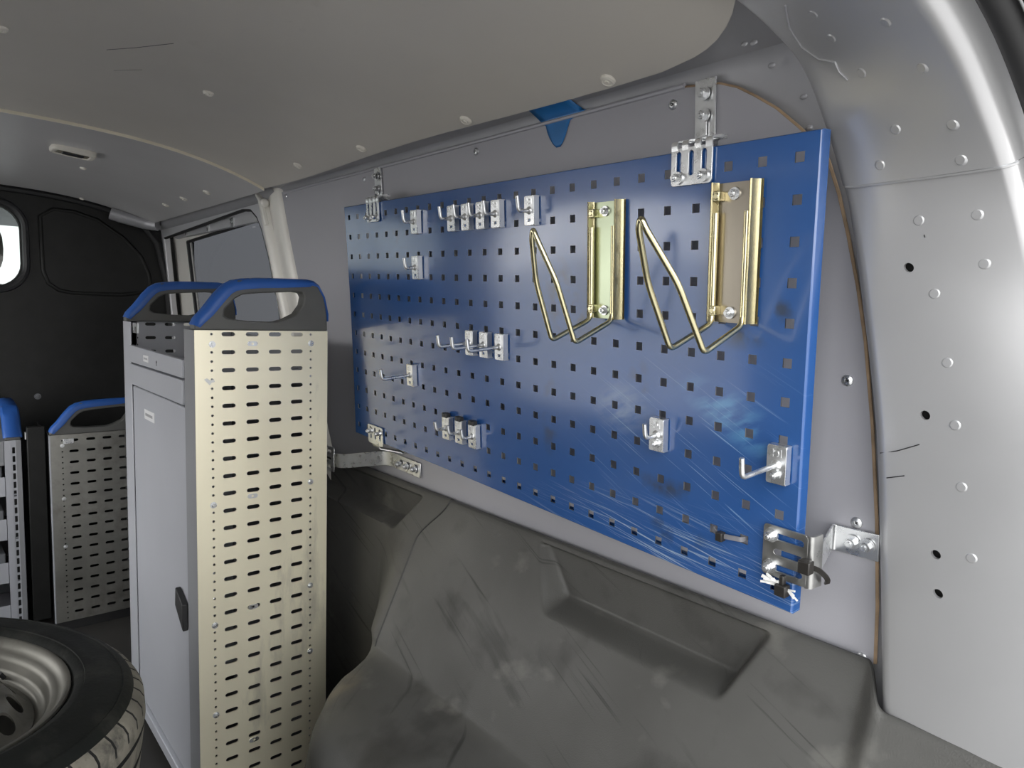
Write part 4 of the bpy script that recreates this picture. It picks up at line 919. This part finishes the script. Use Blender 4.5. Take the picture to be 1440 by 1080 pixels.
# ================================================================== TYRES
def tyre(label, mw, detail=True):
    t = thing('spare_wheel', label, 'wheel', mw=mw, group='wheels stacked at the left')
    n = 58
    # side walls
    bm = BM(); up = [(.222, -.022), (.233, -.002), (.241, .006), (.250, .0085), (.2505, .0105), (.262, .0105), (.264, .009), (.285, .008), (.300, .002), (.302, .004), (.308, .002), (.316, -.006)]
    for flip in (0, 1):
        lathe(bm, [(r, -z - .225 + .0 if flip else z) for r, z in up], 96)
    link('sidewall', bm, 'rubber', t, smooth=50)
    # tread with circumferential grooves and shoulder cuts
    bm = BM(); prof = [(.316, -.006), (.325, -.012), (.3315, -.021), (.334, -.034)]; gro = [(-.050, .009), (-.090, .010), (-.130, .010), (-.172, .009)]
    rings = []; mi = []
    P = list(prof)
    for zc, wv in gro:
        P += [(.336, zc + wv / 2), (.328, zc + wv / 2 - .001), (.328, zc - wv / 2 + .001), (.336, zc - wv / 2)]
    P += [(.334, -.191), (.3315, -.204), (.325, -.213), (.316, -.219)]
    segs = []
    for k in range(n): segs += [(k + a) / n * 2 * math.pi for a in (0, .45, .86, .865, .985, .99)]
    cut = [i % 6 in (3, 4) for i in range(len(segs))]
    V = []
    for i, (r, z) in enumerate(P):
        row = []
        for a, c in zip(segs, cut):
            rr2 = r
            if c and (1 <= i <= 2 or len(P) - 4 < i < len(P) - 1): rr2 = r - .007
            row.append(bm.verts.new((rr2 * math.cos(a), rr2 * math.sin(a), z)))
        V.append(row)
    gi = set()
    for g in range(4):
        s = 4 + g * 4
        gi |= {s, s + 1, s + 2}
    for i in range(len(P) - 1):
        for k in range(len(segs)):
            k2 = (k + 1) % len(segs); m_ = 1 if (i in gi or ((cut[k] or cut[k2]) and (0 <= i <= 2))) else 0
            face(bm, (V[i][k], V[i][k2], V[i + 1][k2], V[i + 1][k]), m_)
    link('tread', bm, ['tread', 'groove'], t, smooth=35)
    # steel rim
    bm = BM(); lathe(bm, [(.222, -.026), (.2335, .000), (.2325, .0035), (.228, .003), (.223, -.006), (.217, -.012), (.211, -.014), (.207, -.022), (.205, -.032), (.202, -.037), (.197, -.039), (.193, -.043), (.190, -.060), (.188, -.12), (.196, -.19), (.216, -.215)], 96); link('rim_barrel', bm, 'rim', t, smooth=60)
    bm = BM()
    def dish(x, y):
        r = math.hypot(x, y); z = -.046 + .034 * sstep(.190, .150, r) + .010 * sstep(.13, .10, r) - .030 * sstep(.095, .062, r)
        return z
    holes = []
    for k in range(18):
        a = 2 * math.pi * (k + .5) / 18; ca, sa = math.cos(a), math.sin(a)
        holes.append([(ca * (.166 + .0115 * math.cos(b)) - sa * .0185 * math.sin(b), sa * (.166 + .0115 * math.cos(b)) + ca * .0185 * math.sin(b)) for b in [2 * math.pi * q / 18 for q in range(18)]])
    for k in range(5):
        a = 2 * math.pi * k / 5; holes.append(circle(.056 * math.cos(a), .056 * math.sin(a), .008, 10))
    holes.append(circle(0, 0, .033, 24))
    pts = [(r * math.cos(2 * math.pi * (k + .5 * (j % 2)) / 60), r * math.sin(2 * math.pi * (k + .5 * (j % 2)) / 60)) for j, r in enumerate((.045, .072, .085, .100, .115, .130, .145, .182, .187)) for k in range(60)]
    pts = [p for p in pts if not any((p[0] - sum(q[0] for q in h) / len(h)) ** 2 + (p[1] - sum(q[1] for q in h) / len(h)) ** 2 < .0001 for h in holes)]
    sheet(bm, circle(0, 0, .1915, 60), lambda x, y: (x, y, dish(x, y)), lambda x, y: (x, y, dish(x, y) - .004), holes, pts); link('rim_disc', bm, 'rim', t, smooth=40)
    bm = BM(); p = (.197 * math.cos(1.9), .197 * math.sin(1.9)); cyl(bm, (p[0], p[1], -.042), (p[0] * .95, p[1] * .95, -.030), .0035, 8); link('valve', bm, 'black', t)
    return t
nz = Vector((.0058, .115, 1)).normalized()
tyre('dirty spare wheel lying on its side at the lower left, uppermost of the stack', Matrix.Translation((-.876, -.693, .486)) @ Vector((0, 0, 1)).rotation_difference(nz).to_matrix().to_4x4() @ Matrix.Rotation(.25, 4, 'Z'))
tyre('wheel lying flat on the floor underneath the dirty spare wheel', Matrix.Translation((-.87, -.69, .200)) @ Matrix.Diagonal((1, 1, .852, 1)))
